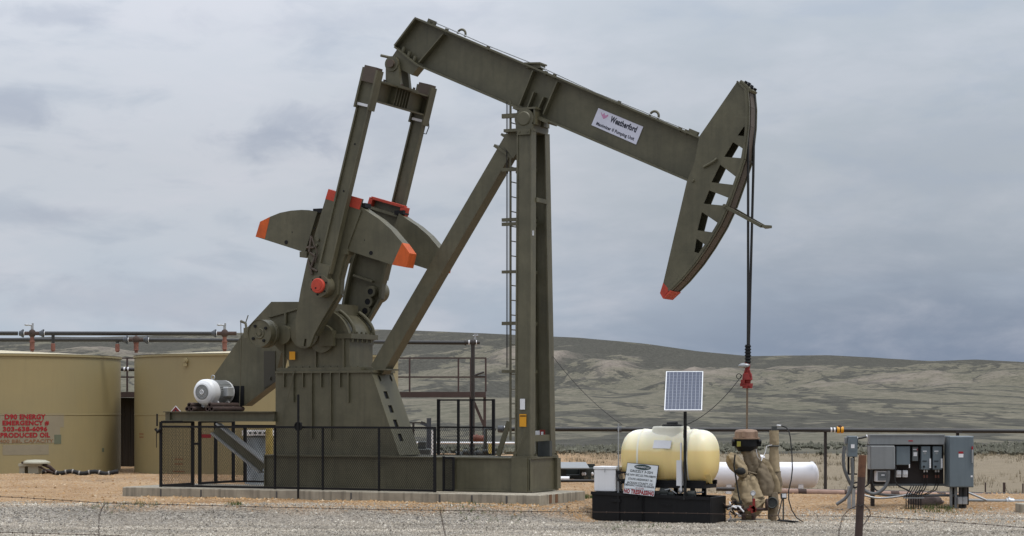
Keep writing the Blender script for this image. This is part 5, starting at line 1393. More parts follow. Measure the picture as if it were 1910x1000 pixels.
# far white pipe rack, valves behind the gate
dv=thing('valve_manifold',F(905,850,55),'cluster of pipe valves with a yellow handle behind the tall gate frame','valve manifold')
mb=MB()
r_=random.Random(4)
for px,py,rx in ((880,838,5),(868,843,6),(893,846,7),(860,850,6),(905,842,5),(886,852,8),(915,850,6)):
    mb.blob(loc(dv,F(px,py,55)),(rx*.0146,.12,rx*.013),10,6,0,.12,px)
mb.tube([loc(dv,F(850,846,55)),loc(dv,F(925,846,55))],.05,8); mb.tube([loc(dv,F(905,862,55)),loc(dv,F(905,800,55)),loc(dv,F(925,800,55))],.05,8)
mb.build('valve_body',M_darkgrey,dv)
mb=MB(); mb.box(loc(dv,F(911,846,54.8)),loc(dv,F(917,828,54.95))); mb.build('valve_handle',M_yelpost,dv)
mb=MB(); mb.cyl(loc(dv,F(882,817,54.8)),loc(dv,F(902,818,54.8)),.085,12); mb.cyl(loc(dv,F(888,817,54.8)),loc(dv,F(891,817,54.8)),.11,12); mb.build('flange',M_riser,dv)
mb=MB(); mb.tube([F(760,826,58),F(960,826.5,58)],.03,6); o=mb.build('white_pipe',M_white); tag(o,'thin white pipe lying low behind the gate and tower','pipe')

# the long flow line at the right
fl=thing('flow_line',F(1500,802,47),'long black pipe line running level behind the yellow tank to the right','pipe')
mb=MB(); DL=47
tubeF(mb,fl,[(932,800.5),(1150,801),(1500,802),(2300,806.5)],DL,.050,0,12)
mb.build('pipe_run',M_blackpipe,fl)
s=DL/FPX
mb=MB(); c=loc(fl,F(936,800.5,DL)); mb.lathe(c-Vector((.1,0,0)),(1,0,0),[(0,.05),(.02,.08),(.12,.085),(.14,.055),(.155,.075,1),(.19,.075,1)],12); c=loc(fl,F(1155,801,DL)); mb.lathe(c-Vector((.05,0,0)),(1,0,0),[(0,.05),(.0,.07),(.1,.07),(.1,.05)],12); mb.build('coupling',[M_bluegrey,M_labelw],fl)
mb=MB()
for px in (1549,1555): mb.cyl(loc(fl,F(px,802,DL)),loc(fl,F(px+3,802,DL)),.056,12,1)
for px in (1561,1568): mb.cyl(loc(fl,F(px,802,DL)),loc(fl,F(px+5,802,DL)),.078,12,0)
mb.blob(loc(fl,F(1566.5,799,DL)),(.06,.06,.09),8,6,2)
mb.build('yellow_coupling',[M_yellow,M_labelw,M_rustdk],fl)
for px,yb in ((1539.5,938),(1786,900)):
    mb=MB(); a=loc(fl,F(px,yb,DL+.12)); b=loc(fl,F(px,800 if px<1600 else 803,DL+.12)); mb.bar(a,b,.065,.065); mb.box((b.x-.07,b.y-.17,b.z-.06),(b.x+.07,b.y+.05,b.z-.02)); mb.build('support_post',M_brownpipe,fl)
# low lines on the ground to the right
def ground_tube(name,px0,px1,D0,D1,py,r,m,label,cat='pipe',bands=None,py1=None):
    mb=MB(); n=14
    pts=[F(px0+(px1-px0)*k/n,(py+((py1 or py)-py)*k/n),D0+(D1-D0)*k/n) for k in range(n+1)]
    mb.tube(pts,r,10)
    ms=[m]
    if bands:
        ms.append(bands)
        for k in range(1,n,2): mb.cyl(pts[k],pts[k]+(pts[k+1]-pts[k])*.35,r*1.12,10,1)
    o=mb.build(name,ms); tag(o,label,cat); return o
ground_tube('ground_pipe',1336,2050,46.2,46.2,912,.045,M_brownpipe,'thin dark brown pipe running low behind the white propane tank to the right','pipe',None,926)
ground_tube('insulated_pipe',1445,2050,45.2,45.6,917,.075,mat('faded_pink_lagging',(.30,.20,.16),.9,0,.2,5),'faded pink lagged pipe low on the ground behind the electrical rack','pipe',M_rustdk,932)
ground_tube('silver_pipe',1806,2050,43.3,43.3,934,.045,M_cabgrey,'silver pipe running right from the large grey cabinet','pipe',None,938)
mb=MB(); mb.tube([F(1806,919,43.2),F(1840,933,43.2)],.022,6); o=mb.build('support_strut',M_steel); tag(o,'short silver strut leaning on the silver pipe','strut')
mb=MB(); c=F(1884,936,43.3); mb.lathe(c-Vector((.09,0,0)),(1,0,0),[(0,.05),(.0,.075),(.05,.085),(.05,.105),(.08,.105),(.08,.085),(.17,.075),(.17,.05)],12); o=mb.build('pipe_flange',M_steel); tag(o,'bolted coupling on the silver pipe at the right','coupling')
mb=MB(); c=F(1906,945,41.8); mb.cbox((c.x-.09,41.6,H(c.x,41.7)-.02),(c.x+.5,42.0,c.z+.07),.015); o=mb.build('concrete_block',M_conc); tag(o,'small grey block on the gravel at the right edge','block')
ground_tube('white_drain_pipe',1030,1062,52,52,893,.06,M_white,'short white pipe on the ground right of the steel base')
ground_tube('black_drain_line',1030,1112,50.5,50.5,897,.035,M_blackpipe,'thin black line on the ground between the base and the white box')

# dark open shed / bin beyond the slab
q=F(1072,890,55.5); sh=thing('equipment_bin',(q.x,55.5,H(q.x,55.5)),'dark green steel bin with a propped pale lid beyond the slab','bin'); s=55.5/FPX
hz0=zF(867,55.5)-sh.location.z
mb=MB(); mb.box((-34*s,0,0),(40*s,.9,.10)); mb.box((-34*s,.85,.10),(40*s,.9,hz0)); mb.box((-34*s,0,.10),(-31*s,.85,hz0)); mb.box((10*s,0,.10),(40*s,.85,hz0-.1)); mb.box((-31*s,-.0,.10),(-16*s,.02,hz0-.05)); mb.build('body',mat('dark_green_steel',(.022,.028,.025),.6,0,.2,2),sh)
mb=MB(); mb.add([(-26*s,-.55,hz0-.10),(26*s,-.55,hz0-.10),(22*s,.6,hz0+.03),(-32*s,.6,hz0+.03),(-26*s,-.55,hz0-.07),(26*s,-.55,hz0-.07),(22*s,.6,hz0+.06),(-32*s,.6,hz0+.06)],[(3,2,1,0),(4,5,6,7),(0,1,5,4),(1,2,6,5),(2,3,7,6),(3,0,4,7)]); mb.build('lid',M_cabgrey,sh)
mb=MB()
for px in (1087,1091,1105): mb.cut(); mb.blob(loc(sh,F(px,884,55.3)),(.035,.02,.05),8,6)
mb.build('latch',M_labelw,sh)

# ------------------------------------------------------------------ chemical injection skid
TF=Frame(3.0,39.0,0,R(25)); TP=TF.P
def tf(o): TF.place(o); return o
# containment tray
tr_=tf(thing('containment_tray',(0,0,0),'black plastic containment tray under the yellowed chemical tank','tray'))
A=[TP(1104,917,0),TP(1325,928,0),TP(1325,981,0),TP(1104,970,0)]
dep=.92
mb=MB(); 
def hexa(mb,q,d,m=0,bev=0):
    vs=[Vector(x) for x in q]+[Vector(x)+Vector((0,d,0)) for x in q]
    mb.add(vs,[(0,3,2,1),(4,5,6,7),(0,1,5,4),(1,2,6,5),(2,3,7,6),(3,0,4,7)],m)
def lerpq(q,a0,a1,b0,b1):
    f=lambda a,b:(q[0]*(1-a)+q[1]*a)*(1-b)+(q[3]*(1-a)+q[2]*a)*b
    return [f(a0,b0),f(a1,b0),f(a1,b1),f(a0,b1)]
ux=(A[1]-A[0]).normalized()
wall=.05
hexa(mb,[x for x in lerpq(A,0,1,0,1)],wall)
hexa(mb,[x+Vector((0,dep-wall,0)) for x in lerpq(A,0,1,0,1)],wall)
hexa(mb,[x+Vector((0,wall,0)) for x in lerpq(A,0,.02,0,1)],dep-2*wall)
hexa(mb,[x+Vector((0,wall,0)) for x in lerpq(A,.98,1,0,1)],dep-2*wall)
hexa(mb,[x+Vector((0,wall,0)) for x in lerpq(A,.02,.98,.75,.85)],dep-2*wall)
tb_=mb.build('basin',M_tray,tr_,.012)
mb=MB()
hexa(mb,[x+Vector((0,-.028,0)) for x in lerpq(A,-.005,1.005,-.01,.10)],.027)
for a in (.22,.42,.425): hexa(mb,[x+Vector((0,-.022,0)) for x in lerpq(A,a,a+.02,.10,.98)],.021)
for a0,a1 in ((.60,.68),): hexa(mb,[x+Vector((0,-.012,0)) for x in lerpq(A,a0,a1,.30,.38)],.011)
for a0,a1 in ((.17,.25),): hexa(mb,[x+Vector((0,-.032,0)) for x in lerpq(A,a0,a1,.22,.32)],.03)
mb.build('rim',M_tray,tr_)
ztray=lambda a:(A[0]+(A[1]-A[0])*a).z
# poly tank
VT=.50
pt=tf(thing('chemical_tank',(0,0,0),'yellowed plastic chemical tank with a white neck on the black tray','tank'))
pt0=TP(1250,905,VT)
aL=TP(1164,850,VT).x; aR=TP(1338,850,VT).x; zt_=TP(1250,801,VT-.2).z; zb_=TP(1250,905,VT-.2).z
cz_=(zt_+zb_)/2; rz=(zt_-zb_)/2; ry=.47
PTX=(aL+aR)/2; L2=(aR-aL)/2-.03
# tilt of the tray is carried by the tank too
def super_ring(x,k,n=40):
    return [(x,VT+ry*k*math.copysign(abs(math.cos(t))**.86,math.cos(t)),cz_+rz*k*math.copysign(abs(math.sin(t))**.86,math.sin(t))) for t in [2*math.pi*i/n for i in range(n)]]
xsn=[(-1.02,.05),(-1.015,.30),(-1,.48),(-.97,.65),(-.925,.78),(-.87,.875),(-.80,.94),(-.72,.98),(-.58,1.0),(-.57,1.012),(-.50,1.012),(-.49,1.0),(-.30,1.0),(.02,1.0),(.03,1.0),(.10,.965),(.14,.955),(.20,.955),(.24,.97),(.30,1.0),(.50,1.0),(.51,1.012),(.58,1.012),(.59,1.0),(.72,.985),(.80,.95),(.87,.885),(.925,.79),(.97,.66),(1,.48),(1.015,.30),(1.02,.05)]
mb=MB(); n=40; vs=[]
for x,k in xsn: vs+=super_ring(PTX+x*L2,k)
fs=[(i*n+j,(i+1)*n+j,(i+1)*n+(j+1)%n,i*n+(j+1)%n) for i in range(len(xsn)-1) for j in range(n)]
mb.add(vs,fs,0,True); mb.add(super_ring(PTX-1.02*L2,.05),[tuple(range(n))]); mb.add(super_ring(PTX+1.02*L2,.05),[tuple(reversed(range(n)))])
body_=mb.build('tank_body',M_poly,pt)
body_.data.transform(Matrix.Translation((0,0,-zb_))); body_.location=(0,0,zb_)
mb=MB(); ncx=TP(1252,805,VT).x
w0=TP(1222,805,VT).x; w1=TP(1284,805,VT).x; zn=TP(1252,796,VT-.3).z
prof=[]
for z,g in ((zt_-.20,1.10),(zt_-.06,1.02),(zn-.03,1.0),(zn,.95),(zn+.005,.88)):
    prof.append([(ncx+(w1-w0)/2*g*math.copysign(abs(math.cos(t))**.6,math.cos(t)),VT+.30*g*math.copysign(abs(math.sin(t))**.6,math.sin(t)),z) for t in [2*math.pi*i/28 for i in range(28)]])
for i in range(len(prof)-1): mb.add(prof[i]+prof[i+1],[(j,(j+1)%28,28+(j+1)%28,28+j) for j in range(28)],0,True)
mb.add(prof[-1],[tuple(range(28))])
mb.build('neck',M_polyrib,pt)
mb=MB(); q=TP(1254,793,VT); mb.lathe((q.x,VT,zn+.004),(0,0,1),[(0,.20),(.02,.205),(.04,.19),(.045,.0)],24); mb.cyl((q.x-.1,VT,zn+.045),(q.x+.1,VT,zn+.052),.05,10); mb.build('lid',M_rubber,pt)
mb=MB(); 
for x,wd in ((-.54,.05),(.545,.05)):
    vs=[];
    for xx in (PTX+x*L2-.018,PTX+x*L2+.018): vs+=super_ring(xx,1.022)
    mb.add(vs,[(j,n+j,n+(j+1)%n,(j+1)%n) for j in range(n)],0,True)
mb.build('moulded_rib',M_polyrib,pt)
mb=MB(); sx_=TP(1270,850,0).x; mb.tube([(sx_,.01,zt_-.25),(sx_,-.005,cz_),(sx_,.01,zb_+.02),(sx_,.02,zb_-.10)],.016,8); mb.box((sx_-.10,.02,zb_+.0),(sx_+.02,.10,cz_-.05)); mb.build('sight_tube',M_labelw,pt)
mb=MB()
def onf(px,py):  # front skin of the tank at a surveyed spot
    q=TP(px,py,.03); k=(q.z-cz_)/rz; return Vector((q.x,VT-ry*math.sqrt(max(0,1-abs(k)**2.3))**.9-.012,q.z))
la=[onf(1218,821),onf(1251,822),onf(1250,837),onf(1217,836)]; mb.add(la,[(0,3,2,1)]); mb.build('paper_label',M_labelw,pt)
mb=MB(); la=[onf(1312,885),onf(1324,885),onf(1321,903),onf(1316,903)]; mb.add(la+[x+Vector((0,-.02,0)) for x in la],[(4,7,6,5),(0,4,5,1),(1,5,6,2),(2,6,7,3),(3,7,4,0)]); mb.build('moulded_foot',M_poly,pt)
mb=MB(); mbl=MB(); zc=ztray(.6)
mb.box((PTX-L2*.88,.12,zb_-.05),(PTX+L2*.88,.86,zb_+.02))
mb.box((PTX-L2*.95,.15,zb_+.02),(PTX+L2*.9,.2,zb_+.10));mb.box((PTX-L2*.95,.8,zb_+.02),(PTX+L2*.9,.85,zb_+.10))
for x in (-.8,.0,.62):
    for v in (.14,.80): mbl.cut(); mbl.box((PTX+x*L2-.04,v,zb_-.55),(PTX+x*L2+.04,v+.06,zb_-.05))
mb.build('stand',M_black,pt); mbl.build('leg',M_black,pt)
mb=MB(); q=TP(1270,915,.05); mb.blob(q,(.05,.04,.07),8,6,0,.15); mb.cyl(q,q+Vector((0,0,.12)),.02,8); mb.tube([q,q+Vector((.15,.1,-.06)),q+Vector((.4,.2,-.03))],.015,6); mb.build('drain_valve',M_steel,pt)
# pump gear under the tank
ip=tf(thing('injection_pump',(0,0,0),'small dark injection pump in the tray under the yellowed tank','pump'))
mb=MB(); 
for px,py,r in ((1240,917,.07),(1225,921,.06),(1252,921,.05),(1290,921,.06)): 
    q=TP(px,py,.12); mb.cut(); mb.cyl(q-Vector((r*1.3,0,0)),q+Vector((r*1.3,0,0)),r,12); mb.box((q.x-r,q.y-r,q.z-.35),(q.x+r,q.y+r,q.z-r*.6))
mb.build('pump_body',M_darkgrey,ip)
mb=MB(); mb.tube([TP(1235,915,.08),TP(1250,912,.05),TP(1262,921,.08)],.012,6); mb.build('tubing',M_steel,ip)
# white box
wbx=tf(thing('battery_box',(0,0,0),'white metal box on the left end of the black tray','box'))
a=TP(1108,870,.06); b=TP(1148,917,.06)
mb=MB(); mb.cbox((a.x,.06,b.z),(b.x,.46,a.z-.06),.012); mb.build('cabinet',M_white,wbx)
mb=MB(); mb.cbox((a.x-.012,.045,a.z-.058),(b.x+.012,.475,a.z+.0),.01); mb.build('lid',M_white,wbx)
mb=MB(); q=TP(1128,876,.05); mb.tube([(q.x,.043,q.z+.02),(q.x+.01,.03,q.z-.02),(q.x,.043,q.z-.05)],.008,5); mb.build('hasp',M_steel,wbx)
# sign
sg=tf(thing('warning_sign',(0,0,0),'white tilted well sign with a red no trespassing line at the bottom','sign'))
sv=-.06
TLs,TRs,BRs,BLs=[TP(x,y,sv) for x,y in ((1169.8,862.6),(1228.7,868.4),(1219.7,926),(1161.7,920.6))]
mb=MB(); hexa(mb,[TLs,TRs,BRs,BLs],.02,1); EX=TRs-TLs;EY=BLs-TLs
def spt(a,b,k=.002): return TLs+EX*a+EY*b+Vector((0,-k,0))
def squad(a0,b0,a1,b1,m,k): mb.add([spt(a0,b0,k),spt(a1,b0,k),spt(a1,b1,k),spt(a0,b1,k)],[(0,3,2,1)],m)
squad(.015,.015,.985,.985,0,.002); squad(.0,.815,1,.825,1,.004)
exn=EX.normalized();eyn=-EY.normalized()
def st(t,a0,a1,b,hh,m,bold=.0,k=.006): mb.text(t,spt(a0,b,k),exn,eyn,EX.length*(a1-a0),EY.length*hh,m,bold)
el_=[spt(.51+.265*math.cos(t),.105+.085*math.sin(t),.005) for t in [2*math.pi*i/32 for i in range(32)]]
mb.add(el_,[tuple(reversed(range(32)))],3)
st('D90 ENERGY LLC',.29,.73,.13,.055,4,.02,.009)
st('GRIZZLY 3-32H',.13,.85,.285,.075,5,.022)
st('NE NW SEC.32-T9N-R80W',.03,.97,.405,.065,5,.022)
st('STATE HIGHWAY 14',.11,.87,.535,.065,5,.022)
st('JACKSON COUNTY, CO',.08,.90,.655,.065,5,.022)
st('EMERGENCY PHONE 303-638-6096',.03,.96,.735,.065,1,.01)
st('24 HOURS',.38,.64,.80,.045,2,.0)
st('NO TRESPASSING',.03,.97,.965,.125,2,.05)
mb.build('sign_face',[M_signw,M_ink,M_redink,M_greenoval,M_labelw,M_signink],sg)
mb=MB(); q=TP(1157,883,.02); 
for y in (882,896): mb.cut(); a=TP(1152,y,.02);b=TP(1168,y-1,-.03); mb.bar(a,b,.03,.04)
mb.cut(); mb.box((BLs.x+.25,sv+.022,BLs.z-.10),(BLs.x+.30,sv+.05,TLs.z-.05)); mb.build('bracket',M_black,sg)
# antenna mast
an=tf(thing('antenna_mast',(0,0,0),'thin pale mast standing behind the white box','mast'))
mb=MB(); a=TP(1153.5,925,.10); b=TP(1153.5,790,.10); mb.cyl(a,b,.012,8); c=TP(1153.5,868,.10); mb.cyl(a,c,.022,10); mb.build('pole',M_steel,an)
mb=MB(); mb.tube([TP(1150,884,.05),TP(1156,900,.0),TP(1158,912,-.02),TP(1163,920,-.03)],.016,6); mb.box(c+Vector((-.04,-.03,-.18)),c+Vector((.04,.03,-.10))); mb.build('cable',M_rubber,an)
# solar panel
sp_=tf(thing('solar_panel',(0,0,0),'blue solar panel on a thin black pole above the yellowed tank','solar panel'))
pv=.03
base=TP(1278,930,pv); topz=TP(1278,765,pv)
mb=MB(); mb.cyl((base.x,pv,base.z-.3),(base.x,pv,topz.z+.12),.032,12); mb.box((base.x-.09,pv-.05,base.z-.03),(base.x+.09,pv+.05,base.z))
mb.build('pole',M_black,sp_)
mb=MB(); pts=[(base.x+.02*math.sin(k*1.3)+.01,pv-.045+.012*math.cos(k*1.1),topz.z-.03-(topz.z-base.z)*k/14) for k in range(15)]; mb.tube(pts,.014,6); mb.build('pole_cable',M_rubber,sp_)
D0=TF.W(base.x,pv).y
# panel in its own local axes so that the cell grid follows it
pw,ph=.72,1.11
ctr=TP(1277.3,729,pv); 
pan=bpy.data.objects.new('panel',None)
mb=MB(); mb.box((-pw/2+.015,-ph/2+.015,-.006),(pw/2-.015,ph/2-.015,.004))
cells=mb.build('cell_sheet',M_solar,sp_)
mb=MB()
for x0,x1,y0,y1 in ((-pw/2,pw/2,-ph/2,-ph/2+.018),(-pw/2,pw/2,ph/2-.018,ph/2),(-pw/2,-pw/2+.018,-ph/2+.018,ph/2-.018),(pw/2-.018,pw/2,-ph/2+.018,ph/2-.018)): mb.box((x0,y0,-.03),(x1,y1,.008))
mb.box((-pw/2+.02,-ph/2+.02,-.012),(pw/2-.02,ph/2-.02,-.007)); mb.box((-.25,-.04,-.07),(.25,.04,-.031)); mb.box((-.06,-.25,-.09),(.06,.25,-.071))
frm=mb.build('panel_frame',M_solarframe,sp_)
rot=Matrix.Rotation(R(25-7),4,'Z')@Matrix.Rotation(R(43),4,'X')
for o in (cells,frm): o.matrix_local=Matrix.Translation(ctr+Vector((0,-.05,0)))@rot
bpy.data.objects.remove(pan)

# ------------------------------------------------------------------ propane tank
q=F(1430,912,47.5); pr=thing('propane_tank',(q.x,47.5,H(q.x,47.5)),'white horizontal propane tank lying behind the wellhead','propane tank')
s=47.5/FPX; zc=zF(886,47.5)-pr.location.z; rp_=24.0*s
x0=-112*s; x1=97*s
mb=MB(); prof=[]
for k in range(9): t=math.pi/2*k/8; prof.append((-(1-math.sin(t))*0+ (rp_*.62)*(1-math.cos(math.pi/2-t)) if False else rp_*.62*(1-math.cos(t)) if False else 0,0))
hd=rp_*.55
pp=[(hd*(1-math.cos(math.pi/2*k/8)),rp_*math.sin(math.pi/2*k/8)) for k in range(9)]
pp=pp+[(x1-x0-a,b) for a,b in reversed(pp)]
mb.lathe((x0,0,zc),(1,0,0),pp,36,0,False); mb.build('shell',M_propane,pr)
mb=MB()
for x in (x0+.5,x1-.45): mb.cut(); mb.box((x-.06,-.22,-.1),(x+.06,.22,zc-rp_*.75))
mb.build('saddle_foot',M_white,pr)
mb=MB(); mb.torus((x1-.16,0,zc+rp_*.86),(0,1,0),.05,.012,n=10); mb.build('lifting_lug',M_white,pr)
mb=MB(); mb.lathe((.25*0-.2,0,zc+rp_*.9),(0,0,1),[(0,.16),(.16,.16),(.2,.1),(.21,0)],16); mb.build('valve_hood',M_propane,pr)

# ------------------------------------------------------------------ wellhead
wq=PF.W(P(1393,900,0).x,0); WX,WY=wq.x,wq.y; gz=H(WX,WY)
wh=thing('wellhead',(WX,WY,gz),'wellhead wrapped in tan canvas with a copper topped stuffing box','wellhead')
def wp(px,py,dy=0): return F(px,py,WY+dy)-wh.location
s=WY/FPX
mb=MB(); c=wp(1392,840); zt0=wp(1392,801).z; z1=wp(1392,817).z
mb.lathe((c.x,0,z1),(0,0,1),[(-.02,.0),(-.02,25*s),(.012,25*s),(.014,22*s),(zt0-z1-.05,21.5*s),(zt0-z1-.012,19*s),(zt0-z1,12*s),(zt0-z1+.004,0)],28,0,False)
for t in (-.7,-1.9): mb.box((c.x+22*s*math.cos(t)-.03,22*s*math.sin(t)-.03,z1+.02),(c.x+22*s*math.cos(t)+.03,22*s*math.sin(t)+.02,zt0-.04))
mb.build('stuffing_box',M_copper,wh)
mb=MB(); z2=wp(1392,842).z; mb.lathe((c.x,0,z2),(0,0,1),[(0,15*s),(.05,18*s),(.10,22*s),(z1-z2-.021,22.5*s)],20,0); 
for sx2 in (-1,1):
    mb.box((c.x+sx2*24*s-.03,-.08,z2+.1),(c.x+sx2*24*s+.03,.05,z1-.03)); mb.cyl((c.x+sx2*22*s,-.1,z1-.07),(c.x+sx2*27*s,-.1,z1-.07),.035,8)
mb.build('drip_pan',M_black,wh)
mb=MB(); mb.box((c.x-20*s,-23.2*s,z2+.10),(c.x-13*s,-21.5*s,z2+.2)); mb.build('yellow_tag',mat('olive_yellow_tag',(.25,.22,.03),.6),wh)
from mathutils import noise as mnoise
def wrap(name,path,m,seed,n=44):
    """cloth sleeve along a path of (px,py,radius_px,dy), creased and gathered"""
    rr=random.Random(seed); pts=[]; NS=10
    for i in range(len(path)-1):
        p0,p1,p2,p3=path[max(i-1,0)],path[i],path[i+1],path[min(i+2,len(path)-1)]
        for k in range(NS):
            t=k/NS; pts.append([.5*((2*p1[j])+(p2[j]-p0[j])*t+(2*p0[j]-5*p1[j]+4*p2[j]-p3[j])*t*t+(3*p1[j]-p0[j]-3*p2[j]+p3[j])*t**3) for j in range(4)])
    pts.append(list(path[-1])); mb=MB(); rings=[]; N=len(pts)
    cs=[wp(p[0],p[1],p[3]) for p in pts]
    for i in range(N):
        d=(cs[min(i+1,N-1)]-cs[max(i-1,0)]).normalized(); a=Vector((0,1,0)); a=(a-d*a.dot(d)).normalized(); b=d.cross(a)
        for j in range(n):
            t=2*math.pi*j/n; q=Vector((math.cos(t)*1.3+seed*7.1,math.sin(t)*1.3,i*.10))
            lo=mnoise.noise(q*.9); wob=mnoise.noise(Vector((i*.09+seed*3.3,seed*1.7,.5)))
            pl=1-abs(math.sin(t*2.5+wob*2.6+seed))**.7; pl2=1-abs(math.sin(t*4.0-wob*4+i*.05+seed*2))**.6
            gat=mnoise.noise(Vector((t*.8,i*.45,seed*2.1)))
            w=1+.16*lo-.20*pl-.10*pl2+.07*gat+.10
            rings.append(cs[i]+(a*math.sin(t)*.9+b*math.cos(t))*max(.3,w)*pts[i][2]*s*.92)
    mb.add(rings,[(i*n+j,i*n+(j+1)%n,(i+1)*n+(j+1)%n,(i+1)*n+j) for i in range(N-1) for j in range(n)],0,True)
    mb.add(rings[:n],[tuple(range(n-1,-1,-1))]); mb.add(rings[-n:],[tuple(range(n))])
    return mb.build(name,m,wh)
wrap('canvas_wrap',[(1397,838,15,0),(1401,850,16,0),(1403,866,15,0),(1398,880,11,0),(1392,890,12,0)],M_darkwrap,1)
wrap('canvas_wrap',[(1359,848,6,-.12),(1364,853,12,-.13),(1373,866,14,-.15),(1383,879,13,-.15),(1386,889,8,-.14)],M_tanwrap,2)
wrap('canvas_wrap',[(1391,886,13,-.02),(1393,898,21,-.02),(1395,920,26,-.03),(1398,938,30,-.03),(1406,951,25,-.03),(1414,960,13,-.03)],M_tanwrap,3)
wrap('canvas_wrap',[(1412,866,12,.10),(1420,884,17,.08),(1428,905,17,.06),(1428,925,13,.05)],M_darkwrap,4)
wrap('canvas_wrap',[(1418,860,8,.15),(1434,872,13,.14),(1445,893,13,.13),(1447,918,10,.12)],M_tanwrap,5)
wrap('canvas_wrap',[(1366,925,7,-.1),(1376,930,13,-.1),(1392,938,18,-.1)],M_tanwrap,6)
mb=MB(); mb.blob(wp(1381,879,-.36),(.10,.06,.07),10,6,0,.15,3); mb.build('dark_opening',M_rubber,wh)
mb=MB(); mb.torus(wp(1399,881,0),(.25,0,1),.135,.016,n=20,ref=(1,0,0)); mb.cut(); mb.tube([wp(1397,882,-.2),wp(1401,890,-.24),wp(1399,897,-.25)],.012,5); mb.build('tie_cord',M_darkwrap,wh)
mb=MB(); mb.lathe((wp(1398,0).x,0,-.12),(0,0,1),[(0,.42),(.14,.42),(.16,.38),(.16,.0)],24); mb.build('cellar_ring',M_conc,wh)
mb=MB()
for (a,b,r) in (((1410,950),(1432,950),.03),((1398,948),(1376,955),.03),((1405,958),(1406,970),.04),((1388,958),(1386,972),.04)): mb.cyl(wp(a[0],a[1],-.30),wp(b[0],b[1],-.28),r,8)
mb.lathe(wp(1428,941,-.25),(1,0,0),[(0,.02),(.0,.10),(.02,.12),(.04,.10),(.04,.02)],16)
mb.build('valve_stem',M_rustdk,wh)
mb=MB(); 
for a,b in (((1406,930),(1406,955)),((1395,952),(1407,945)),((1398,944),(1410,950)),((1400,955),(1410,952))): mb.bar(wp(a[0],a[1],-.42),wp(b[0],b[1],-.42),.05,.05)
mb.build('valve_handle',M_clampred,wh)
mb=MB(); q=wp(1404,920,-.40); mb.cyl(q,q+Vector((0,-.05,0)),.045,16); mb.torus(q+Vector((0,-.05,0)),(0,1,0),.045,.009,n=16,m=1); mb.cyl(q+Vector((0,-.03,-.05)),q+Vector((.0,.0,-.16)),.014,6,1); mb.build('pressure_gauge',[M_labelw,M_steel],wh)
rr=random.Random(9); mb=MB()
for k in range(16):
    a=wp(1356+rr.uniform(0,24),936+rr.uniform(0,22),-.3+rr.uniform(-.1,.2)); b=a+Vector((rr.uniform(-.14,.14),rr.uniform(-.1,.1),rr.uniform(-.1,.1))); c=b+Vector((rr.uniform(-.12,.12),0,rr.uniform(-.12,.06))); mb.tube([a,b,c],.016,6,k%3)
for k in range(9): mb.blob(wp(1358+rr.uniform(0,36),945+rr.uniform(0,18),-.25),(rr.uniform(.03,.06),.05,rr.uniform(.03,.05)),8,6,k%3,.15,k)
mb.build('hose_bundle',[M_labelw,M_rubber,M_rustdk],wh)
mb=MB(); mb.tube([wp(1371,848,-.32),wp(1369,868,-.34),wp(1374,900,-.36),wp(1378,925,-.4),wp(1382,941,-.4)],.016,6); mb.build('control_line',M_rubber,wh)
mb=MB(); mb.tube([wp(1410,838,-.1),wp(1413,852,-.1),wp(1420,860,-.05),wp(1428,842,-.0),wp(1430,832,0),wp(1440,830,0)],.008,5); mb.build('white_line',M_labelw,wh)
# wrapped vertical pipe beside it
wx2=F(1443,950,WY+.1); vp=thing('wrapped_pipe',(wx2.x,WY+.1,H(wx2.x,WY+.1)),'upright pipe wrapped in tan canvas right of the wellhead','pipe')
sv_loc=wh.location.copy()
def wp(px,py,dy=0): return F(px,py,WY+.1+dy)-vp.location
_wh=wh; wh=vp
wrap('canvas_wrap',[(1444,803,9,0),(1444,825,9.2,0),(1443.5,836,8.6,0),(1444,860,9.6,0),(1446,880,10,0)],M_tanwrap,7,18)
wrap('canvas_wrap',[(1447,880,9.5,.02),(1449,900,10,.02),(1448,920,8,.02)],M_darkwrap,8,18)
wrap('canvas_wrap',[(1442,918,9,-.05),(1443,940,10.5,-.05),(1441,960,9,-.05),(1440,972,8,-.05)],M_darkwrap,10,18)
mb=MB(); q=wp(1444,800); mb.box(q+Vector((-.05,-.05,-.03)),q+Vector((.05,.05,.05))); mb.cut(); mb.torus(wp(1443.5,832),(0,0,1),.10,.014,n=14,ref=(1,0,0)); mb.cut(); mb.cyl(wp(1449,793.5),wp(1457,794),.014,8,1); mb.cut(); mb.cyl(wp(1440,938,-.16),wp(1440,938,-.12),.10,16); mb.torus(wp(1440,938,-.17),(0,1,0),.10,.016,n=16); mb.build('fitting',[M_darkgrey,M_labelw],vp)
wh=_wh
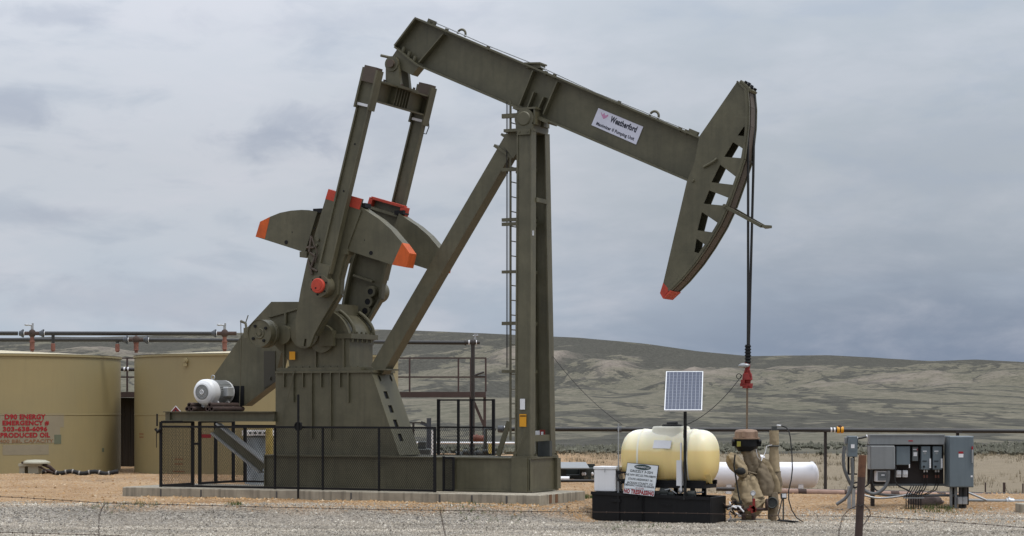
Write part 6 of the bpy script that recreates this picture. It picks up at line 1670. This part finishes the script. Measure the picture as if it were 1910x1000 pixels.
# black cable that arches to the ground
mb=MB(); pts=[(1457,794),(1466,797),(1471,803),(1474,815),(1477,845),(1478,875),(1476,895),(1471,915),(1471,932),(1477,952),(1486,966),(1497,973)]
mb.tube([F(a,b,WY-.2-.05*i) for i,(a,b) in enumerate(pts)],.013,6); 
mb.tube([F(1459,930,WY-.3),F(1455,948,WY-.4),F(1451,962,WY-.6),F(1456,972,WY-.75),F(1480,973,WY-.75)],.012,6)
c=F(1466,970,WY-.75); gg_=H(c.x,c.y)
for k in range(2): mb.torus((c.x+.05*k,c.y+.02*k,gg_+.03+.012*k),(0.1,.05,1),.17+.02*k,.012,n=18,ref=(1,0,0))
o=mb.build('power_cable',M_rubber); tag(o,'black cable arching from the wrapped pipe to a coil on the gravel','cable')
mb=MB(); q=F(1461,926,WY-.25); mb.cbox(q+Vector((-.05,-.05,-.05)),q+Vector((.06,.05,.06)),.01,0); mb.box(q+Vector((-.03,-.055,-.02)),q+Vector((.05,-.051,.05)),1); mb.cyl(q+Vector((0,0,-.5)),q+Vector((0,0,-.05)),.015,6,0); o=mb.build('sensor_box',[M_darkgrey,M_labelw]); tag(o,'small grey sensor box beside the wrapped pipe','sensor')
# sensor wires: tower to mast, clamp to panel pole
mb=MB(); a=PF.W(P(1026,658,.6).x,.6,P(1026,658,.6).z); b=F(1160,792,39.6)
pts=[a.lerp(b,t)+Vector((0,0,-.35*4*t*(1-t)*.35)) for t in [k/12 for k in range(13)]]; mb.tube(pts,.006,5); o=mb.build('sensor_wire',M_cable); tag(o,'thin wire sagging from the tower towards the mast','wire')
mb=MB(); a=PF.W(P(1384,700,-.08).x,-.08,P(1384,700,-.08).z); b=TF.W(TP(1281,792,.04).x,.04,TP(1281,792,.04).z)
pts=[a.lerp(b,t)+Vector((0,0,-.13*4*t*(1-t))) for t in [k/12 for k in range(13)]]; mb.tube(pts,.008,5); mb.torus(a+Vector((-.06,0,-.02)),(0,1,0),.05,.008,n=10); o=mb.build('sensor_wire',M_cable); tag(o,'thin wire from the red rod clamp down to the solar panel pole','wire')

# ------------------------------------------------------------------ electrical rack
DE=42.6; s=DE/FPX
rk=thing('equipment_rack',F(1700,940,DE),'dark backboard on brown posts carrying the grey electrical boxes','rack')
rk.location.z=H(rk.location.x,DE)
mb=MB(); boxF(mb,rk,1618,826,1760,903,DE+.02,.03); mb.build('backboard',M_board,rk)
for px,y0 in ((1628,870),):
    mb=MB(); boxF(mb,rk,px-3.5,y0,px+3.5,946,DE+.06,.08); mb.build('post',M_brownpipe,rk)
for px in (1780,1803):
    mb=MB(); boxF(mb,rk,px-4,905,px+4,952,DE+.06,.09); mb.build('post',M_black,rk)
mb=MB(); boxF(mb,rk,1630,902.5,1762,906.5,DE-.02,.10); mb.build('channel',M_cabdark,rk)
def cab(name,px0,py0,px1,py1,depth,m,label,cat,group='electrical boxes on the rack',D=None,yaw=0):
    D=D or DE
    q=F((px0+px1)/2,py1,D); t=thing(name,(q.x,q.y,q.z),label,cat,group)
    w=(px1-px0)*D/FPX/2; hgt=(py1-py0)*D/FPX
    mb=MB(); mb.cbox((-w,-depth,0),(w,.0,hgt),.008); mb.build('box',m,t)
    mb=MB(); mb.cbox((-w*.97,-depth-.022,hgt*.012),(w*.97,-depth-.001,hgt*.988),.006); d=mb.build('door',m,t)
    return t,w,hgt,depth,d
GE='grey electrical boxes on the rack'
# wireway
t=thing('wireway',F(1688,830,DE),'long grey wiring trough across the top of the rack','wireway')
mb=MB(); a=loc(t,F(1618,829,DE));b=loc(t,F(1757,811,DE)); mb.cbox((a.x,-.26,a.z),(b.x,-.01,b.z),.006); mb.build('trough',M_cabgrey,t)
mb=MB(); mb.box((a.x-.005,-.275,b.z-.015),(b.x+.005,.0,b.z+.006)); mb.build('lid',M_cabgrey,t)
mb=MB(); q=loc(t,F(1694,822,DE)); mb.box((q.x-.045,-.266,q.z-.011),(q.x+.045,-.2605,q.z+.011)); mb.build('red_label',M_redink,t)
# big cabinet
t,w,hg,dp,d=cab('control_cabinet',1761,813,1806,907.5,.50,M_cabblue,'large blue grey control cabinet at the right end of the rack','cabinet',GE)
mb=MB(); fx=-w*.97+(1777-1761)*s; mb.box((fx,-dp-.027,hg*.66),(fx+.10,-dp-.0225,hg*.70),0); mb.box((fx,-dp-.027,hg*.585),(fx+.10,-dp-.0225,hg*.655),1); mb.build('warning_label',[M_redink,M_labelw],d)
mb=MB(); mb.box((w*.80,-dp-.06,hg*.48),(w*.90,-dp-.0225,hg*.74),0); mb.box((w*.80,-dp-.065,hg*.74),(w*.90,-dp-.0225,hg*.80),1); mb.build('disconnect_handle',[M_steel,M_redink],d)
mb=MB(); mb.box((w*.74,-dp-.026,hg*.20),(w*.90,-dp-.0225,hg*.235)); mb.build('small_label',M_labelw,d)
mb=MB(); 
for x in (-.40,-.08,.2): pass
for k,(px,r,m) in enumerate(((1768,.032,0),(1777,.032,0),(1786,.045,1),(1793,.045,1))): 
    mb.cut(); x=(px-1783.5)*s; zb=H(t.location.x,DE)-t.location.z; mb.cyl((x,-.3,zb-.05),(x,-.3,0),r,10,m)
mb.build('conduit',[M_cabgrey,M_blackpipe],t)
mb=MB(); 
for px in (1783,1792): mb.cut(); x=(px-1783.5)*s; mb.cbox((x-.05,-.42,-.36),(x+.05,-.30,-.20),.01)
mb.build('conduit_fitting',M_steel,t)
# other boxes
t,w,hg,dp,d=cab('junction_cabinet',1618,831,1663,875,.34,M_cabgrey,'square grey cabinet at the left end of the rack above the meter','cabinet',GE)
mb=MB(); mb.cyl((w*.985,-dp-.01,.02),(w*.985,-dp-.01,hg-.02),.012,6); mb.build('hinge',M_steel,t)
t,w,hg,dp,d=cab('junction_cabinet',1668,832,1694,867,.20,M_cabblue,'smaller blue grey cabinet right of the square grey cabinet','cabinet',GE)
mb=MB(); mb.box((w*.8,-dp-.03,-.06),(w*.95,-dp-.01,.02)); mb.build('latch',M_labelw,t)
t,w,hg,dp,d=cab('breaker_box',1698.5,833,1709.5,860,.16,M_cabdark,'narrow dark breaker box with a white label, centre of the rack','box',GE)
mb=MB(); mb.box((-w*.62,-dp-.026,hg*.35),(w*.62,-dp-.0225,hg*.62),1); mb.box((-w*.8,-dp-.026,hg*.80),(w*.5,-dp-.0225,hg*.84),1); mb.box((w*.5,-dp-.026,hg*.74),(w*.8,-dp-.0225,hg*.86),0); mb.build('label',[M_redink,M_labelw],d)
for px0,lb in ((1714.5,'tall blue grey switch box with white handle, left of the two beside the large cabinet'),(1736,'tall blue grey switch box with white handle, next to the large cabinet')):
    t,w,hg,dp,d=cab('switch_box',px0,832,px0+17,876,.20,M_cabblue,lb,'switch box',GE)
    mb=MB(); mb.box((w*.72,-dp-.06,hg*.08),(w*1.02,-dp-.023,hg*.48)); mb.build('handle',M_labelw,d)
    mb=MB(); mb.box((-w*.7,-dp-.026,hg*.77),(w*.2,-dp-.0225,hg*.81),0); mb.cut(); mb.box((-w*.45,-dp-.026,hg*.66),(w*.05,-dp-.0225,hg*.75),1); mb.cut(); mb.box((-w*.75,-dp-.028,hg*.35),(w*.2,-dp-.0225,hg*.39),2); mb.cut(); mb.cyl((-w*.45,-dp-.05,hg*.14),(-w*.45,-dp-.022,hg*.14),.022,10,2); mb.build('control_plate',[M_labelw,M_cabgrey,M_black],d)
    mb=MB()
    for k in (-.1,.5): 
        mb.cut(); x=w*k; mb.cyl((x,-.10,-.05),(x,-.10,0),.018,8,0); mb.cyl((x,-.10,-.17),(x,-.10,-.11),.018,8,1); mb.tube([(x,-.10,-.05),(x,-.1,-.3),(x-.05,-.1,-.42),(x-.25,-.12,-.52),(x-.45,-.12,-.55)],.011,5,2)
    mb.build('cable_gland',[M_labelw,M_riser,M_rubber],t)
t=thing('electric_meter',F(1642,895,DE),'white framed electric meter under the square grey cabinet','meter')
mb=MB(); a=loc(t,F(1630,898,DE));b=loc(t,F(1654,877.5,DE)); mb.cbox((a.x,-.26,a.z),(b.x,-.02,b.z),.012); mb.build('housing',M_labelw,t)
mb=MB(); a=loc(t,F(1633,895.5,DE));b=loc(t,F(1650,880,DE)); mb.box((a.x,-.267,a.z),(b.x,-.261,b.z),0); mb.box((a.x+.04,-.274,a.z+.05),(b.x-.02,-.268,b.z-.03),1); mb.box((a.x+.07,-.28,a.z+.10),(b.x-.05,-.275,a.z+.13),2); mb.build('meter_face',[M_cabgrey,M_greyglass,M_labelw],t)
for px,lb in ((1670,'left small white outlet box under the smaller blue grey cabinet'),(1682,'right small white outlet box under the smaller blue grey cabinet')):
    t=thing('outlet_box',F(px+4.5,890,DE),lb,'outlet box','white outlet boxes on the rack')
    w=4.6*s; mb=MB(); mb.cbox((-w,-.12,0),(w,-.0,13*s),.008); mb.build('box',M_labelw,t)
    mb=MB(); mb.cbox((-w*.9,-.15,13*s*.35),(w*.9,-.121,13*s*.97),.006); mb.build('cover',M_labelw,t)
# disconnect on its own post
t,w,hg,dp,d=cab('disconnect_switch',1578.5,813,1596.5,852,.20,M_cabblue,'blue grey disconnect switch standing alone left of the rack','switch',None,42.3)
mb=MB(); mb.box((-w*.55,-dp-.030,hg*.30),(w*.60,-dp-.0225,hg*.82),0); mb.box((-w*.42,-dp-.034,hg*.42),(w*.32,-dp-.0305,hg*.60),1); mb.build('cover',[M_cabblue,M_labelw],d)
mb=MB(); mb.box((w*1.0,-dp*.7,hg*.55),(w*1.25,-dp*.3,hg*.85),0); mb.cbox((-w*1.5,-.15,hg*.62),(-w*1.01,-.02,hg*.94),.005,1); mb.build('side_box',[M_black,M_cabgrey],t)
zb=H(t.location.x,42.3)-t.location.z
mb=MB(); 
for k in (-.5,.55): mb.box((w*k-.02,.01,-.37),(w*k+.02,.05,hg*.8),0)
mb.box((-w*.6,.01,-.38),(w*1.3,.05,-.35),0)
mb.build('strut',[M_black],t)
mb=MB(); 
for k in (-.45,.45): mb.cut(); mb.box((w*k-.035,-.06,zb-.05),(w*k+.035,.0,-.62))
mb.build('stand_post',M_steel,t)
mb=MB(); mb.tube([(w*1.0,-.1,hg*.88),(w*1.9,-.08,hg*.9),(w*3.2,-.05,hg*.97)],.025,7,0); mb.cyl((w*1.0,-.1,hg*.88),(w*1.2,-.1,hg*.88),.036,8,1); mb.cyl((w*3.1,-.05,hg*.965),(w*3.3,-.05,hg*.975),.036,8,1); mb.build('conduit',[M_blackpipe,M_labelw],t)
def cableF(pts,D,r,m,label,cat='conduit',name='flexible_conduit',n=8):
    P_=[F(a,b,D+(c[0] if c else 0)) for a,b,*c in pts]
    # smooth with Catmull-Rom
    q=[]
    for i in range(len(P_)-1):
        p0,p1,p2,p3=P_[max(i-1,0)],P_[i],P_[i+1],P_[min(i+2,len(P_)-1)]
        for k in range(5):
            t=k/5; q.append(.5*((2*p1)+(p2-p0)*t+(2*p0-5*p1+4*p2-p3)*t*t+(3*p1-p0-3*p2+p3)*t**3))
    q.append(P_[-1]); mb=MB(); mb.tube(q,r,n); o=mb.build(name,m); tag(o,label,cat); return o
M_conduit=mat('grey_flexible_conduit',(.11,.115,.12),.55,0,.12,8)
cableF([(1575,832),(1573,855),(1575,875),(1584,898),(1590,908)],42.1,.035,M_conduit,'grey flexible conduit curving down the left side of the disconnect switch')
cableF([(1589,854),(1590,875),(1590,898),(1586,915),(1576,930),(1560,941)],42.0,.035,M_conduit,'grey flexible conduit dropping from the disconnect switch to the ground on the left')
cableF([(1657,878),(1656,897),(1648,912),(1632,921),(1616,917),(1604,906)],42.1,.036,M_conduit,'grey flexible conduit looping under the electric meter')
cableF([(1590,902),(1600,900),(1602,906),(1594,910),(1592,905)],42.05,.018,M_rubber,'small loop of black cable under the disconnect switch','cable','looped_cable')
cableF([(1624,876),(1623,895),(1618,905),(1605,912)],42.1,.016,M_rubber,'black cable hanging left of the electric meter','cable','hanging_cable')
cableF([(1626,876),(1627,900),(1632,912),(1640,918)],42.15,.016,M_rubber,'black cable hanging behind the electric meter','cable','hanging_cable')
cableF([(1671,870),(1669,895),(1676,906),(1690,913),(1700,918)],42.15,.016,M_rubber,'black cable curving down beside the white outlet boxes','cable','hanging_cable')
cableF([(1600,914),(1640,922),(1690,925),(1760,924),(1800,926)],42.5,.028,M_conduit,'long grey conduit lying under the electrical rack')
cableF([(1605,922),(1635,929),(1670,927),(1700,921)],42.3,.022,M_steel,'sagging light grey conduit under the left half of the rack')
bd=thing('cable_bundle',F(1703,948,42.2),'row of thin black cables rising from the ground under the rack','cables')
mb=MB()
for k in range(7):
    px=1690+k*4.6; mb.cut(); mb.tube([loc(bd,F(px,950,42.2)),loc(bd,F(px,932,42.2)),loc(bd,F(px+1,922,42.2)),loc(bd,F(px+6,914,42.2)),loc(bd,F(px+10,906,42.3))],.012,5)
mb.build('cable',M_rubber,bd)
mb=MB(); mb.box(loc(bd,F(1686,930,42.15)),loc(bd,F(1722,927.5,42.25))); mb.build('clamp_bar',M_cabgrey,bd)
mb=MB(); c=F(1726,940,42.9); mb.blob((c.x,c.y,H(c.x,c.y)+.05),(.38,.2,.16),12,6,0,.12,3); o=mb.build('rubble_heap',mat('mauve_rubble',(.20,.155,.14),.95,0,.3,8,.5,20)); tag(o,'low brown heap of rubble under the electrical rack','heap')

# ------------------------------------------------------------------ roadside barbed wire fence (nearest)
DN=26.5
fp=thing('fence_post',F(1600,1100,DN),'rusty brown steel fence post leaning in the foreground','fence post')
a=loc(fp,F(1597,1090,DN)); b=loc(fp,F(1609,849,DN))
mb=MB(); k=.18
c=b.lerp(a,.17); mb.cyl(a+(a-b)*.25,c,.052,14,0); mb.cyl(c,b,.053,14,1); mb.build('pipe',[M_rustdk,M_rust],fp)
mb=MB(); q=a.lerp(b,.55)
mb.tube([loc(fp,F(1597,940,DN-.06)),loc(fp,F(1604,944,DN-.07)),loc(fp,F(1612,940,DN-.05))],.006,5)
mb.build('tie_wire',M_cable,fp)
def barbed(label,pts,D,seed):
    P_=[F(a,b,D) for a,b in pts]; q=[]
    for i in range(len(P_)-1):
        p0,p1,p2,p3=P_[max(i-1,0)],P_[i],P_[i+1],P_[min(i+2,len(P_)-1)]
        for k in range(12):
            t=k/12; q.append(.5*((2*p1)+(p2-p0)*t+(2*p0-5*p1+4*p2-p3)*t*t+(3*p1-p0-3*p2+p3)*t**3))
    q.append(P_[-1]); mb=MB(); mb.tube(q,.0042,5)
    rr=random.Random(seed); L=0
    for i in range(len(q)-1):
        L+=(q[i+1]-q[i]).length
        if L>.11:
            L=0; c=q[i]; 
            for _ in range(2): d=Vector((rr.uniform(-.4,.4),rr.uniform(-1,1),rr.uniform(-1,1))).normalized()*.016; mb.tube([c-d,c+d],.0028,4)
            d=(q[i+1]-q[i]).normalized()*.010; mb.tube([c-d,c+d],.0068,5)
    o=mb.build('barbed_wire',mat('rusty_wire',(.045,.026,.018),.9,0,.3,20)) ; tag(o,label,'barbed wire','barbed wire strands of the near fence'); return o
barbed('upper strand of rusty barbed wire sagging across the gravel foreground',[(-200,920),(0,926.5),(100,932),(200,938.5),(330,941.5),(640,949),(900,953),(1280,957.5),(1440,962),(1600,963),(1680,967),(1780,974),(1910,984),(2100,1000)],DN,1)
barbed('lower strand of rusty barbed wire at the bottom left of the foreground',[(-200,988),(0,993),(110,996),(220,999.5),(420,1008),(700,1014)],DN,2)
def stay(label,pts,seed):
    mb=MB(); P_=[F(a,b,DN+.01) for a,b in pts]; q=[]
    for i in range(len(P_)-1):
        for k in range(8): q.append(P_[i].lerp(P_[i+1],k/8))
    q.append(P_[-1])
    for ph in (0,math.pi): mb.tube([p+Vector((.008*math.cos(i*.9+ph),.008*math.sin(i*.9+ph),0)) for i,p in enumerate(q)],.0035,4)
    o=mb.build('wire_stay',M_rustdk); tag(o,label,'wire stay','twisted wire stays of the near fence')
stay('twisted wire stay hooked on the strand at the far left',[(197,939),(189,950),(185,965),(184,985),(185,1006)],1)
stay('straight twisted wire stay in the middle of the near fence',[(821,952),(825,972),(830,995),(833,1012)],2)
stay('bent wire stay left of the rusty fence post',[(1597,944),(1584,950),(1572,963),(1566,985),(1563,1010)],3)
stay('bent wire stay right of the rusty fence post',[(1612,941),(1622,952),(1624,960),(1612,978),(1600,990)],4)

# far field fence
for i,(px,y0,y1,D) in enumerate(((1838,900,920,70),(1873,899,918,70),(1572,899,912,74),(1908,897,917,70),(1840-30,899,914,74),(1535,885,905,74))):
    pass
lbs=['thin dark field fence post right of the large grey cabinet','taller red brown field fence post near the right edge','thin dark field fence post at the very right edge']
for (px,D,h,w),lb in zip(((1838,60,.36,.018),(1873,59,.38,.032),(1908,59,.36,.018)),lbs):
    x=(px-CX)*D/FPX; mb=MB(); z=H(x,D); mb.box((x-w,D-w,z-.3),(x+w,D+w,z+h)); o=mb.build('field_post',M_rustdk); tag(o,lb,'fence post','posts of the far field fence')
